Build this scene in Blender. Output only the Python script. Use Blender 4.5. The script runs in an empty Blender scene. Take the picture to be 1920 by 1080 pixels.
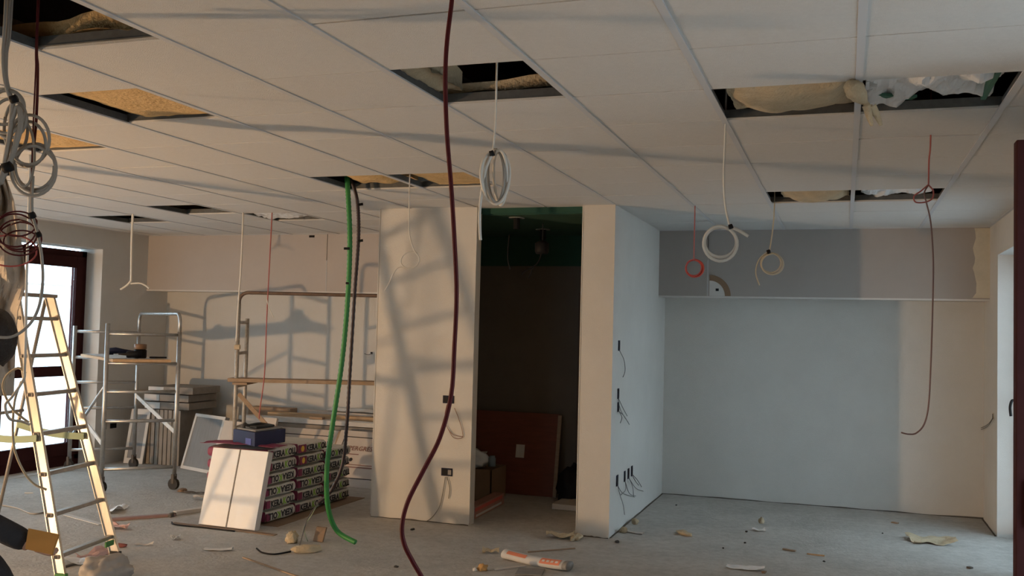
import bpy, bmesh, math, random
from mathutils import Vector, Matrix, noise, Euler
random.seed(7)
SC = bpy.context.scene
COL = SC.collection
PI = math.pi
# ------------------------------------------------------------------ camera
CAM = Vector((0, 0, 1.625))
FPX = 1808.17
RT = Vector((0.94508, 0.32589, 0.02492)); UP = Vector((-0.00914, -0.04987, 0.99871)); FW = Vector((-0.32671, 0.94409, 0.04415))
cd = bpy.data.cameras.new('camera'); cam = bpy.data.objects.new('camera', cd); COL.objects.link(cam)
cd.sensor_fit = 'HORIZONTAL'; cd.sensor_width = 36; cd.lens = FPX / 1920 * 36; cd.clip_start = .05; cd.clip_end = 200
mw = Matrix((( RT.x, UP.x, -FW.x, CAM.x), (RT.y, UP.y, -FW.y, CAM.y), (RT.z, UP.z, -FW.z, CAM.z), (0, 0, 0, 1)))
cam.matrix_world = mw
SC.camera = cam
# ------------------------------------------------------------------ light, sky, exposure
LAMP = Vector((-7.72, 1.30, .22))
LAMP_POWER = 460
LAMP_COL = (1.0, .63, .33)
SKY_COL = (.64, .85, 1.0)
SKY_STRENGTH = 12.5
SC.view_settings.view_transform = 'Standard'; SC.view_settings.look = 'None'
SC.view_settings.gamma = 1; SC.view_settings.use_curve_mapping = False
SC.view_settings.exposure = -0.98
w = bpy.data.worlds.new('sky'); SC.world = w; w.use_nodes = True
bg = w.node_tree.nodes['Background']; bg.inputs[0].default_value = (*SKY_COL, 1); bg.inputs[1].default_value = SKY_STRENGTH
def portal(loc, rot, sx, sy):
    l = bpy.data.lights.new('daylight_portal', 'AREA'); l.shape = 'RECTANGLE'; l.size = sx; l.size_y = sy; l.cycles.is_portal = True
    o = bpy.data.objects.new('daylight_portal', l); COL.objects.link(o); o.location = loc; o.rotation_euler = rot
# room extents
XL, XR, YB, YBK, YF = -7.95, 1.22, 9.53, 9.91, -2.6
ZC = 2.658
portal((-8.2, 7.55, 1.25), (0, -PI/2, 0), 2.4, 2.3)      # left glazed door
portal((1.5, 8.3, 1.2), (0, PI/2, 0), 2.4, 1.6)
portal((-8.2, 4.95, 1.25), (0, -PI/2, 0), 2.3, 1.6)      # unseen left window, added for cool daylight          # right far window
portal((1.5, 3.1, 1.15), (0, PI/2, 0), 2.3, .9)         # right near door
portal((-4.1, YF-.15, 1.43), (PI/2, 0, 0), 1.9, 1.75)      # shop front behind the camera

# ------------------------------------------------------------------ pixel to world (photograph of 1920 x 1080)
def ray(u, v):
    return RT * ((u-960)/FPX) + UP * (-(v-540)/FPX) + FW
def atY(u, v, Y): d = ray(u, v); return CAM + d * (Y/d.y)
def atX(u, v, X): d = ray(u, v); return CAM + d * (X/d.x)
def atZ(u, v, Z): d = ray(u, v); return CAM + d * ((Z-CAM.z)/d.z)
def atD(u, v, D): return CAM + ray(u, v) * D
def pix(P):
    q = Vector(P) - CAM; z = q.dot(FW)
    if z < .1: return (-9999, -9999)
    return (960 + FPX*q.dot(RT)/z, 540 - FPX*q.dot(UP)/z)
CR = Vector((RT.x, RT.y, 0)).normalized(); CF = Vector((-CR.y, CR.x, 0)); ZV = Vector((0, 0, 1))

# ------------------------------------------------------------------ materials
MATS = {}
def M(name, col, rough=.7, metal=0, var=0, vs=6, bump=0, bs=80, col2=None, alpha=None, trans=0, spec=None, detail=6, stretch=None, emit=None):
    if name in MATS: return MATS[name]
    m = bpy.data.materials.new(name); m.use_nodes = True; MATS[name] = m
    nt = m.node_tree; b = nt.nodes['Principled BSDF']
    b.inputs['Base Color'].default_value = (*col, 1); b.inputs['Roughness'].default_value = rough; b.inputs['Metallic'].default_value = metal
    if spec is not None: b.inputs['Specular IOR Level'].default_value = spec
    if trans: b.inputs['Transmission Weight'].default_value = trans
    if alpha is not None: b.inputs['Alpha'].default_value = alpha
    if emit: b.inputs['Emission Color'].default_value = (*emit[0], 1); b.inputs['Emission Strength'].default_value = emit[1]
    if var or bump:
        tc = nt.nodes.new('ShaderNodeTexCoord'); mp = nt.nodes.new('ShaderNodeMapping'); nt.links.new(tc.outputs['Object'], mp.inputs[0])
        if stretch: mp.inputs['Scale'].default_value = stretch
    if var:
        n = nt.nodes.new('ShaderNodeTexNoise'); n.inputs['Scale'].default_value = vs; n.inputs['Detail'].default_value = detail; n.inputs['Roughness'].default_value = .65
        nt.links.new(mp.outputs[0], n.inputs['Vector'])
        r = nt.nodes.new('ShaderNodeValToRGB'); c2 = col2 or tuple(c*(1-var) for c in col)
        r.color_ramp.elements[0].position = .32; r.color_ramp.elements[1].position = .68
        r.color_ramp.elements[0].color = (*c2, 1); r.color_ramp.elements[1].color = (*col, 1)
        nt.links.new(n.outputs['Fac'], r.inputs[0]); nt.links.new(r.outputs[0], b.inputs['Base Color'])
    if bump:
        n2 = nt.nodes.new('ShaderNodeTexNoise'); n2.inputs['Scale'].default_value = bs; n2.inputs['Detail'].default_value = 5
        nt.links.new(mp.outputs[0], n2.inputs['Vector'])
        bp = nt.nodes.new('ShaderNodeBump'); bp.inputs['Strength'].default_value = bump; bp.inputs['Distance'].default_value = .01
        nt.links.new(n2.outputs['Fac'], bp.inputs['Height']); nt.links.new(bp.outputs[0], b.inputs['Normal'])
    return m
plaster = M('white_plaster', (.66, .645, .61), .9, var=.06, vs=3, bump=.25, bs=180)
plaster_raw = M('patch_plaster', (.66, .61, .50), .95, var=.14, vs=7, bump=.3, bs=60)
gypsum = M('raw_gypsum_board', (.40, .37, .345), .95, var=.05, vs=3)
gypsum_l = M('raw_gypsum_board_pink', (.50, .455, .42), .95, var=.05, vs=3)
green_board = M('green_moisture_board', (.022, .085, .06), .9, var=.15, vs=2)
tile_m = M('mineral_fibre_tile', (.70, .69, .67), .95, var=.05, vs=45, bump=.5, bs=260)
runner_m = M('white_runner', (.58, .59, .61), .6)
web_m = M('galvanised_web', (.13, .135, .135), .6, .3, var=.3, vs=30)
concrete = M('dusty_screed', (.57, .545, .505), .93, var=.22, vs=2.2, bump=.5, bs=40, col2=(.45, .43, .395), detail=12)
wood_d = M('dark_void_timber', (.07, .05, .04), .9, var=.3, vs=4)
beam_m = M('roof_beam', (.36, .26, .18), .8, var=.3, vs=8, stretch=(1, 8, 8))
glasswool = M('yellow_glass_wool', (.72, .50, .24), 1, var=.25, vs=9, bump=1, bs=45, col2=(.58, .38, .17))
glasswool_p = M('pale_glass_wool', (.60, .49, .33), 1, var=.2, vs=12, bump=1, bs=60)
poly_w = M('white_polythene', (.82, .855, .89), .35, var=.1, vs=10)
brown_f = M('dark_red_brown_frame', (.045, .010, .010), .7, var=.2, vs=12, spec=.15)
glass = M('clear_glass', (1, 1, 1), .0, trans=1, spec=.3)
alu = M('brushed_aluminium', (.72, .68, .62), .34, .9, var=.12, vs=40, stretch=(1, 1, .2))
alu_d = M('scuffed_aluminium_rung', (.42, .38, .33), .45, .7, var=.2, vs=30)
zinc = M('galvanised_tube', (.50, .50, .49), .4, .85, var=.25, vs=22)
zinc_y = M('plaster_spattered_tube', (.52, .48, .42), .55, .5, var=.35, vs=35)
pine = M('pine_board', (.56, .38, .22), .75, var=.22, vs=5, stretch=(1, 9, 9))
pine_d = M('weathered_plank', (.40, .29, .20), .85, var=.25, vs=5, stretch=(1, 9, 9))
ply_w = M('dusty_board_top', (.66, .65, .63), .8, var=.12, vs=8)
black_p = M('black_plastic', (.014, .014, .016), .6, spec=.15)
navy_box = M('dark_blue_plastic', (.014, .017, .04), .6, spec=.15)
wire_g = M('grey_wire', (.10, .10, .10), .6)
wire_r = M('red_wire', (.42, .06, .05), .5)
wire_pk = M('dusty_red_wire', (.40, .11, .10), .6)
wire_w = M('white_cable', (.68, .66, .61), .5)
wire_gr = M('grey_white_cable', (.34, .32, .29), .6)
wire_y = M('cream_cable', (.52, .45, .33), .55)
cond_r = M('dark_red_conduit', (.085, .009, .012), .5, spec=.2)
cond_g = M('green_conduit', (.03, .22, .05), .5)
cond_k = M('black_conduit', (.03, .015, .018), .45)
blue_c = M('blue_plastic', (.010, .013, .06), .6, var=.15, vs=10)
grey_c = M('dusty_grey_plastic', (.30, .28, .26), .7, var=.2, vs=20)
paper_w = M('white_paper', (.66, .645, .62), .85, var=.06, vs=12)
paper_g = M('grey_paper', (.50, .50, .50), .85, var=.06, vs=12)
carton = M('brown_cardboard', (.27, .18, .115), .85, var=.12, vs=7)
carton_w = M('white_carton', (.62, .56, .50), .8, var=.08, vs=6)
magenta = M('magenta_print', (.25, .035, .09), .6, var=.1, vs=14)
bag_w = M('white_bag_paper', (.66, .62, .54), .75, var=.1, vs=12)
ink = M('black_ink', (.03, .03, .035), .7)
ink_g = M('green_ink', (.28, .52, .06), .7)
ink_r = M('red_ink', (.60, .12, .10), .7)
ink_br = M('brown_ink', (.25, .13, .11), .8)
sun_y = M('yellow_ink', (.75, .47, .06), .7)
orange_p = M('orange_print', (.72, .25, .15), .7)
tile_gr = M('grey_slab_face', (.26, .27, .28), .75, var=.15, vs=6, stretch=(9, 1, 1))
slab_br = M('brown_grey_slab_edge', (.30, .265, .23), .8, var=.2, vs=10)
strap_g = M('green_strap', (.32, .40, .28), .8)
tagg = M('green_tag', (.05, .20, .05), .6)
rubber = M('black_rubber', (.03, .03, .03), .8)
dirt = M('plaster_dirt', (.13, .115, .10), .95, var=.3, vs=40)
red_board = M('red_brown_board', (.20, .055, .03), .6, var=.25, vs=5, stretch=(1, 1, 6))
ochre = M('ochre_card', (.50, .24, .05), .7, var=.12, vs=9)
skin_m = M('skin', (.50, .30, .22), .6, var=.08, vs=20)
hair_m = M('dark_hair', (.02, .014, .012), .6, bump=.8, bs=90)
cloth_d = M('dark_work_jacket', (.025, .025, .03), .9, bump=.4, bs=60)
cloth_t = M('dark_work_trousers', (.03, .03, .035), .9, bump=.4, bs=60)
facade_m = M('white_render', (.80, .80, .79), .9)
asphalt = M('pale_paving', (.62, .61, .60), .95, var=.2, vs=8)
sheet_m = M('dusty_cream_sheet', (.46, .40, .335), .65, var=.12, vs=8)

# ------------------------------------------------------------------ mesh helpers
class MB:
    def __init__(s): s.v = []; s.f = []; s.m = []
    def add(s, vs, fs, mi=0):
        o = len(s.v); s.v += [tuple(p) for p in vs]; s.f += [tuple(i+o for i in f) for f in fs]; s.m += [mi]*len(fs); return s
    def box(s, lo, hi, mi=0):
        x0, y0, z0 = lo; x1, y1, z1 = hi
        return s.add([(x0,y0,z0),(x1,y0,z0),(x1,y1,z0),(x0,y1,z0),(x0,y0,z1),(x1,y0,z1),(x1,y1,z1),(x0,y1,z1)],
                     [(0,3,2,1),(4,5,6,7),(0,1,5,4),(1,2,6,5),(2,3,7,6),(3,0,4,7)], mi)
    def obox(s, o, ax, ay, az, mi=0):      # oriented box from a corner and three edge vectors
        o, ax, ay, az = Vector(o), Vector(ax), Vector(ay), Vector(az)
        P = [o, o+ax, o+ax+ay, o+ay, o+az, o+ax+az, o+ax+ay+az, o+ay+az]
        F = [(0,3,2,1),(4,5,6,7),(0,1,5,4),(1,2,6,5),(2,3,7,6),(3,0,4,7)]
        if ax.cross(ay).dot(az) < 0: F = [f[::-1] for f in F]
        return s.add(P, F, mi)
    def beam(s, a, b, wd, ht, side=None, mi=0):   # bar from a to b, wd along side, ht along the other
        a, b = Vector(a), Vector(b); d = (b-a).normalized()
        sd = Vector(side) if side else (d.cross(ZV) if abs(d.z) < .95 else Vector((1,0,0)))
        sd = (sd - d*sd.dot(d)).normalized(); u = sd.cross(d).normalized()
        return s.obox(a - sd*wd/2 - u*ht/2, b-a, sd*wd, u*ht, mi)
    def tube(s, pts, r, n=8, mi=0, caps=True, rads=None):
        pts = [Vector(p) for p in pts]; N = len(pts); rings = []
        t0 = (pts[1]-pts[0]).normalized(); nr = t0.orthogonal().normalized()
        for i, p in enumerate(pts):
            t = (pts[min(i+1,N-1)]-pts[max(i-1,0)]); t = t.normalized() if t.length > 1e-9 else t0
            nr = (nr - t*nr.dot(t)); nr = nr.normalized() if nr.length > 1e-6 else t.orthogonal().normalized()
            bn = t.cross(nr); rr = rads[i] if rads else r
            rings.append([p + (nr*math.cos(2*PI*k/n) + bn*math.sin(2*PI*k/n))*rr for k in range(n)])
        V = [q for g in rings for q in g]; F = []
        for i in range(N-1):
            for k in range(n): F.append((i*n+k, i*n+(k+1)%n, (i+1)*n+(k+1)%n, (i+1)*n+k))
        if caps: F.append(tuple(range(n-1,-1,-1))); F.append(tuple((N-1)*n+k for k in range(n)))
        return s.add(V, F, mi)
    def grid(s, fn, nu, nv, mi=0, thick=0):
        V = [Vector(fn(i/nu, j/nv)) for j in range(nv+1) for i in range(nu+1)]; w_ = nu+1
        F = [(j*w_+i, j*w_+i+1, (j+1)*w_+i+1, (j+1)*w_+i) for j in range(nv) for i in range(nu)]
        if thick:
            nrm = (V[1]-V[0]).cross(V[w_]-V[0]).normalized()*thick; n0 = len(V)
            V += [p-nrm for p in V]; F += [tuple(n0+k for k in f[::-1]) for f in F]
            rim = [i for i in range(nu+1)] + [j*w_+nu for j in range(1,nv+1)] + [nv*w_+i for i in range(nu-1,-1,-1)] + [j*w_ for j in range(nv-1,0,-1)]
            for a, b in zip(rim, rim[1:]+rim[:1]): F.append((b, a, a+n0, b+n0))
        return s.add(V, F, mi)
    def lathe(s, prof, c=(0,0,0), n=16, mi=0):
        V = [(c[0]+r*math.cos(2*PI*k/n), c[1]+r*math.sin(2*PI*k/n), c[2]+z) for r, z in prof for k in range(n)]; N = len(prof)
        F = [(i*n+k, i*n+(k+1)%n, (i+1)*n+(k+1)%n, (i+1)*n+k) for i in range(N-1) for k in range(n)]
        F += [tuple(range(n-1,-1,-1)), tuple((N-1)*n+k for k in range(n))]
        return s.add(V, F, mi)
    def build(s, name, mats, parent=None, smooth=False, bevel=0):
        me = bpy.data.meshes.new(name); me.from_pydata(s.v, [], s.f)
        for m in (mats if isinstance(mats, (list, tuple)) else [mats]): me.materials.append(m)
        if any(s.m): me.polygons.foreach_set('material_index', s.m)
        if smooth: me.polygons.foreach_set('use_smooth', [True]*len(s.f))
        me.update()
        o = bpy.data.objects.new(name, me); COL.objects.link(o)
        if parent:
            o.parent = parent
            if parent.type == 'EMPTY' and any(parent.location): o.matrix_parent_inverse = Matrix.Translation(parent.location).inverted()
        if bevel:
            b = o.modifiers.new('bevel', 'BEVEL'); b.width = bevel; b.segments = 2; b.limit_method = 'ANGLE'
        return o
def tag(o, label=None, cat=None, group=None, kind=None):
    if label: o['label'] = label
    if cat: o['category'] = cat
    if group: o['group'] = group
    if kind: o['kind'] = kind
    return o
def empty(name, loc, label, cat, group=None):
    o = bpy.data.objects.new(name, None); COL.objects.link(o); o.location = loc; o.empty_display_size = .1
    return tag(o, label, cat, group)
def struct(mb, name, m, parent=None, label=None):
    o = mb.build(name, m, parent)
    if not parent: o['kind'] = 'structure'
    if label: o['label'] = label
    return o
def smoothpath(P, k=6):
    P = [Vector(p) for p in P]; out = []
    for i in range(len(P)-1):
        p0, p1, p2, p3 = P[max(i-1,0)], P[i], P[i+1], P[min(i+2,len(P)-1)]
        for q in range(k):
            t = q/k
            out.append(.5*((2*p1)+(p2-p0)*t+(2*p0-5*p1+4*p2-p3)*t*t+(3*p1-p0-3*p2+p3)*t**3))
    return out+[P[-1]]
TXT = {}
def text_mesh(body, size, m, off):
    k = (body, size, m.name)
    if k not in TXT:
        c = bpy.data.curves.new('lettering', 'FONT'); c.body = body; c.size = size; c.extrude = .0005; c.offset = off; c.resolution_u = 2
        o = bpy.data.objects.new('lettering', c); COL.objects.link(o); bpy.context.view_layer.update()
        me = bpy.data.meshes.new_from_object(o.evaluated_get(bpy.context.evaluated_depsgraph_get())); bpy.data.objects.remove(o); bpy.data.curves.remove(c)
        me.materials.clear(); me.materials.append(m); TXT[k] = me
    return TXT[k]
def text(body, size, loc, xdir, ydir, m, parent, name='lettering'):
    o = bpy.data.objects.new(name, text_mesh(body, size, m, size*.012)); COL.objects.link(o); o.parent = parent
    x = Vector(xdir).normalized(); y = Vector(ydir).normalized(); y = (y-x*y.dot(x)).normalized(); z = x.cross(y)
    mt = Matrix(((x.x,y.x,z.x,loc[0]),(x.y,y.y,z.y,loc[1]),(x.z,y.z,z.z,loc[2]),(0,0,0,1)))
    if parent and parent.type == 'EMPTY': mt = Matrix.Translation(parent.location).inverted() @ mt
    o.matrix_basis = mt
    return o
def nz(p, s=1.0, sd=0): return noise.noise(Vector((p[0]*s+sd*7.13, p[1]*s+sd*3.7, p[2]*s-sd*5.1)))

# ================================================================== SETTING
nt = concrete.node_tree; bs0 = nt.nodes['Principled BSDF']; old = bs0.inputs['Base Color'].links[0].from_socket
tc2 = nt.nodes.new('ShaderNodeTexCoord'); n3 = nt.nodes.new('ShaderNodeTexNoise'); n3.inputs['Scale'].default_value = 14; n3.inputs['Detail'].default_value = 10; n3.inputs['Roughness'].default_value = .75
nt.links.new(tc2.outputs['Object'], n3.inputs['Vector']); r3 = nt.nodes.new('ShaderNodeValToRGB'); r3.color_ramp.elements[0].position = .36; r3.color_ramp.elements[1].position = .60
r3.color_ramp.elements[0].color = (.80, .79, .775, 1); r3.color_ramp.elements[1].color = (1, 1, 1, 1); nt.links.new(n3.outputs['Fac'], r3.inputs[0])
mx = nt.nodes.new('ShaderNodeMix'); mx.data_type = 'RGBA'; mx.blend_type = 'MULTIPLY'; mx.inputs[0].default_value = 1
nt.links.new(old, mx.inputs[6]); nt.links.new(r3.outputs[0], mx.inputs[7]); nt.links.new(mx.outputs[2], bs0.inputs['Base Color'])
fm = MB(); fm.box((XL-.4, YF-.4, -.12), (XR+.45, 12.2, 0)); struct(fm, 'floor', concrete)
gm = MB(); gm.box((-40, -40, -.4), (40, 40, -.14)); struct(gm, 'ground', asphalt)
# left wall with glazed door opening Y 6.4..8.78
YD0, YD1, ZD = 6.35, 8.78, 2.43
mb = MB(); mb.box((XL-.32, YF, 0), (XL, 4.1, 2.9)); mb.box((XL-.32, 5.8, 0), (XL, YD0, 2.9)); mb.box((XL-.32, 4.1, ZD), (XL, 5.8, 2.9)); mb.box((XL-.32, 4.1, 0), (XL, 5.8, .1)); mb.box((XL-.32, YD1, 0), (XL, 12.2, 2.9)); mb.box((XL-.32, YD0, ZD), (XL, YD1, 2.9)); mb.box((XL-.32, YD0, -.02), (XL, YD1, .005))
struct(mb, 'wall_left', plaster)
# right wall: door opening 1.8..3.5, window 7.5..9.07
mb = MB(); T = .34
mb.box((XR, YF, 0), (XR+T, 2.65, 2.9)); mb.box((XR, 3.5, 0), (XR+T, 7.5, 2.9)); mb.box((XR, 9.06, 0), (XR+T, 12.2, 2.9))
mb.box((XR, 2.65, 2.37), (XR+T, 3.5, 2.9)); mb.box((XR, 7.5, 2.37), (XR+T, 9.06, 2.9)); struct(mb, 'wall_right', plaster)
# back walls of the two bays
mb = MB(); mb.box((-1.9, YBK, 0), (XR, YBK+.2, 2.9)); struct(mb, 'wall_back_right', plaster)
mb = MB(); mb.box((XL, YBK, 0), (-3.72, YBK+.2, 2.9)); struct(mb, 'wall_back_left', plaster)
# wall behind the camera with shop front openings
mb = MB(); mb.box((XL, YF-.3, 0), (-5.05, YF, 2.9)); mb.box((-3.2, YF-.3, 0), (XR, YF, 2.9)); mb.box((-5.05, YF-.3, 2.3), (-3.2, YF, 2.9)); mb.box((-5.05, YF-.3, 0), (-3.2, YF, .55))
struct(mb, 'wall_front', plaster)
mb = MB()
for x in (-5.01, -4.12, -3.24): mb.box((x-.04, YF-.2, .55), (x+.04, YF-.12, 2.3))
mb.box((-5.05, YF-.2, 2.22), (-3.2, YF-.12, 2.3)); mb.box((-5.05, YF-.2, .55), (-3.2, YF-.12, .63)); struct(mb, 'window_3', brown_f)
# partition (left of the dark doorway) and divider wall (right of it)
XP0, XP1, XD0, XD1, YP = -3.84, -2.935, -2.02, -1.755, 7.535
mb = MB(); mb.box((XP0, YP, 0), (XP1, YP+.115, 2.8)); mb.box((XP0, YP+.115, 0), (XP0+.115, YBK, 2.8)); part = struct(mb, 'wall_partition', plaster)
mb = MB(); mb.box((XD0, YP+.02, 0), (XD1, YBK, 2.8)); divw = struct(mb, 'wall_divider', plaster)
mb = MB()
for x, y in ((XP0, YP), (XP1, YP), (XD0, YP+.02), (XD1, YP+.02)):
    mb.box((x-.004, y-.004, .02), (x+.004, y+.004, 2.655))
struct(mb, 'trim_1', plaster)
# dark room behind
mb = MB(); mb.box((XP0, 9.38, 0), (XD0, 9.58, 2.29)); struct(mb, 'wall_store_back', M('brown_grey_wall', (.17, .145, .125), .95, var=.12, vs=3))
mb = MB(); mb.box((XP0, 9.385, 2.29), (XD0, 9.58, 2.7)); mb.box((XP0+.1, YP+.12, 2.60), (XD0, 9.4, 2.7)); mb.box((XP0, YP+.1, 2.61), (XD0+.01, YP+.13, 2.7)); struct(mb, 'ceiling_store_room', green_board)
mb = MB(); mb.box((-2.52, 9.33, 0), (-2.44, 9.379, 2.02)); mb.box((-2.44, 9.34, 1.95), (-2.02, 9.379, 2.02)); struct(mb, 'trim_2', M('dark_door_frame', (.12, .09, .07), .7))
# bulkheads (boxed in duct) : raw boards with a white corner bead
def bulkhead(name, x0, x1, joints, mats, zb):
    e = bpy.data.objects.new(name, None); COL.objects.link(e); e['kind'] = 'structure'
    xs = [x0]+joints+[x1]
    for i in range(len(xs)-1):
        b = MB(); b.box((xs[i]+(.004 if i else 0), YB, zb), (xs[i+1]-(.004 if i < len(xs)-2 else 0), YB+.013, 2.8)); b.build('gypsum_board', mats[i], e)
    b = MB(); b.box((x0, YB+.014, zb), (x1, YBK, zb+.013)); b.build('soffit_board', plaster, e)
    b = MB(); b.box((x0, YB-.003, zb-.006), (x1, YB+.016, zb+.010)); b.build('corner_bead', paper_w, e)
    for j in joints:
        b = MB(); b.box((j-.007, YB-.0015, zb+.01), (j+.007, YB+.006, 2.36)); b.build('joint_strip', paper_g, e)
    return e
bk_r = bulkhead('wall_bulkhead_right', XD1, XR, [atY(1327, 520, YB).x], [gypsum, gypsum], 2.0)
bk_l = bulkhead('wall_bulkhead_left', XL, XP0, [atY(613, 480, YB).x], [gypsum_l, gypsum_l], 2.0)
# plaster patch at the right end of the bulkhead and along the right corner
edge = []
for k in range(15):
    z = 2.02 + .63*k/14; edge.append((1.09 + .035*nz((0, 0, z), 9, 3) + .02*nz((0, 0, z), 22, 5), z))
V = [(x, YB-.004, z) for x, z in edge] + [(XR, YB-.004, z) for x, z in edge]
mb = MB(); mb.add(V, [(k, k+15, k+16, k+1) for k in range(14)]); mb.v += []; struct(mb, 'plaster_patch', plaster_raw, bk_r)
# dirt line along the wall foot, right bay
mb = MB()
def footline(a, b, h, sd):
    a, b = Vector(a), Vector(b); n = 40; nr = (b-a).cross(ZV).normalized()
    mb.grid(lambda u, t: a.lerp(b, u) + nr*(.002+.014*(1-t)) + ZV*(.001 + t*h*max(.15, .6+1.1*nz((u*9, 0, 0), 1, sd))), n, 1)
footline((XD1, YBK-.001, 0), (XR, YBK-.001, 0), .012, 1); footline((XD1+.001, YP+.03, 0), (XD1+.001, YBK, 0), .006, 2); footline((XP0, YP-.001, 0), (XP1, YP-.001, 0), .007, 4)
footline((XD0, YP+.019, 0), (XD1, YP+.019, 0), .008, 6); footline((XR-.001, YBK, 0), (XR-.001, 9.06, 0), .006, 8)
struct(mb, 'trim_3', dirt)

# ------------------------------------------------------------------ ceiling grid
GX, GY, S = .0439, 4.0603, .6
holes = {(-3,-1), (-1,0), (0,0), (-5,-3), (-6,-1), (-8,0), (-6,3), (-5,3), (-1,5), (0,5), (-12,6), (-10,5), (-9,6)}
ceil = bpy.data.objects.new('ceiling', None); COL.objects.link(ceil); ceil['kind'] = 'structure'
def tile_mesh(x0, x1, y0, y1):
    b = MB(); g = .0048; e = .0012; z = ZC
    x0 += .004; x1 -= .004; y0 += g; y1 -= g
    V = [(x0, y0, z+e), (x1, y0, z+e), (x1, y1, z+e), (x0, y1, z+e), (x0+e, y0+e, z), (x1-e, y0+e, z), (x1-e, y1-e, z), (x0+e, y1-e, z), (x0, y0, z+.016), (x1, y0, z+.016), (x1, y1, z+.016), (x0, y1, z+.016)]
    F = [(7,6,5,4), (0,4,5,1), (1,5,6,2), (2,6,7,3), (3,7,4,0), (8,9,10,11), (8,0,1,9), (9,1,2,10), (10,2,3,11), (11,3,0,8)]
    b.add(V, F); return b
far = MB(); std = None; ntile = 0
for i in range(-14, 3):
    for j in range(-12, 10):
        if (i, j) in holes: continue
        x0, x1, y0, y1 = GX+i*S, GX+(i+1)*S, GY+j*S, GY+(j+1)*S
        cx0, cx1, cy0, cy1 = max(x0, XL), min(x1, XR), max(y0, YF), min(y1, YB)
        if cx1-cx0 < .02 or cy1-cy0 < .02: continue
        if cx0 > XP0-.1 and cx1 < XD1+.1 and cy0 > YP-.05: continue
        inview = any(-60 < u < 1980 and -60 < v < 1140 for u, v in (pix((x, y, ZC)) for x in (cx0, (cx0+cx1)/2, cx1) for y in (cy0, (cy0+cy1)/2, cy1)))
        if not inview: 
            t = tile_mesh(cx0, cx1, cy0, cy1); far.add(t.v, t.f); continue
        if (i, j) == (0, 1): cx1 -= .010; cy1 -= .012
        full = abs(cx1-cx0-S) < 1e-6 and abs(cy1-cy0-S) < 1e-6
        if full:
            if std is None: std = tile_mesh(-S/2, S/2, -S/2, S/2); std = std.build('ceiling_tile', tile_m, ceil); o = std
            else: o = std.copy(); COL.objects.link(o)
            dz = .0015*nz((i*3.1, j*2.7, 1))
            o.location = ((x0+x1)/2, (y0+y1)/2, dz); o.rotation_euler = (.0035*nz((i, j*1.7, 4), 2.3), .0035*nz((i*1.3, j, 9), 2.1), 0)
        else: tile_mesh(cx0, cx1, cy0, cy1).build('ceiling_tile', tile_m, ceil)
        ntile += 1
fo = far.build('ceiling_tile_field', tile_m, ceil); fo['kind'] = 'stuff'
for i in range(-13, 3):
    x = GX+i*S
    ye = YP-.002 if XP0-.03 < x < XD1+.03 else YB-.003
    b = MB(); b.box((x-.014, YF, ZC-.004), (x+.014, ye, ZC+.003)); r = b.build('grid_runner', runner_m, ceil)
    b = MB(); b.box((x-.0025, YF, ZC+.003), (x+.0025, ye, ZC+.042)); b.build('runner_web', web_m, r)
for j in range(-10, 10):
    y = GY+j*S
    for xa, xb in (((XL, XP0), (XD1, XR)) if y > YP-.03 else ((XL, XR),)):
        b = MB(); b.box((xa, y-.0046, ZC+.011), (xb, y+.0046, ZC+.014)); b.box((xa, y-.002, ZC+.014), (xb, y+.002, ZC+.05)); b.build('cross_runner', web_m, ceil)
mb = MB()
for a, b_ in (((XL, YF), (XL+.022, YB)), ((XR-.022, YF), (XR, YB)), ((XL, YB-.022), (XP0, YB)), ((XD1, YB-.022), (XR, YB))):
    mb.box((a[0], a[1], ZC-.003), (b_[0], b_[1], ZC+.004))
mb.build('wall_angle', runner_m, ceil)
# roof void above
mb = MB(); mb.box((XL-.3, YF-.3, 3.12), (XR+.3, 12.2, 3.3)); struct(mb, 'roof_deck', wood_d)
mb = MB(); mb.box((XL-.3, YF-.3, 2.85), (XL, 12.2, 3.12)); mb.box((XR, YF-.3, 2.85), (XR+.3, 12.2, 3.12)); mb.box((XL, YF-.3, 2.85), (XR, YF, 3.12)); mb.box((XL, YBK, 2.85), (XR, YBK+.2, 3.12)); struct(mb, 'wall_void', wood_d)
for k in range(9):
    x = -7.3 + k*1.02 + .25
    b = MB(); b.box((x-.05, YF, 2.95), (x+.05, YBK, 3.12)); struct(b, 'roof_beam', beam_m)

# insulation seen in the openings
def cell(i, j): return GX+i*S, GY+j*S
def batt(name, x0, x1, y0, y1, z0, th, m, label, sag=0, sd=1, rough=.02):
    lift = .02 if rough > .01 else .003
    b = MB()
    def bot(u, t):
        ed = min(u, 1-u, t, 1-t)*5; ed = min(1, ed)
        return (x0+(x1-x0)*u + rough*.6*nz((u*6, t*6, 1), 1, sd), y0+(y1-y0)*(1-t) + rough*.6*nz((u*6, t*6, 5), 1, sd), z0 - sag*math.sin(PI*u)*math.sin(PI*t) + rough*(nz((u*5, t*5, 0), 1, sd) if sag else abs(nz((u*5, t*5, 0), 1, sd))) + lift*(1-ed))
    b.grid(bot, 22, 16, thick=0)
    n0 = len(b.v)
    def top(u, t): p = bot(u, t); return (p[0], p[1], p[2] + th + rough*nz((u*4, t*4, 9), 1, sd))
    o0 = len(b.v); b.grid(lambda u, t: top(u, 1-t), 22, 16)
    w_ = 23; 
    rim = [i for i in range(23)] + [j*w_+22 for j in range(1, 17)] + [16*w_+i for i in range(21, -1, -1)] + [j*w_ for j in range(15, 0, -1)]
    top_i = lambda k: o0 + (16-k//w_)*w_ + k % w_
    for a, c in zip(rim, rim[1:]+rim[:1]): b.f.append((a, c, top_i(c), top_i(a))); b.m.append(0)
    o = b.build(name, m, smooth=True); return tag(o, label, 'insulation')
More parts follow.
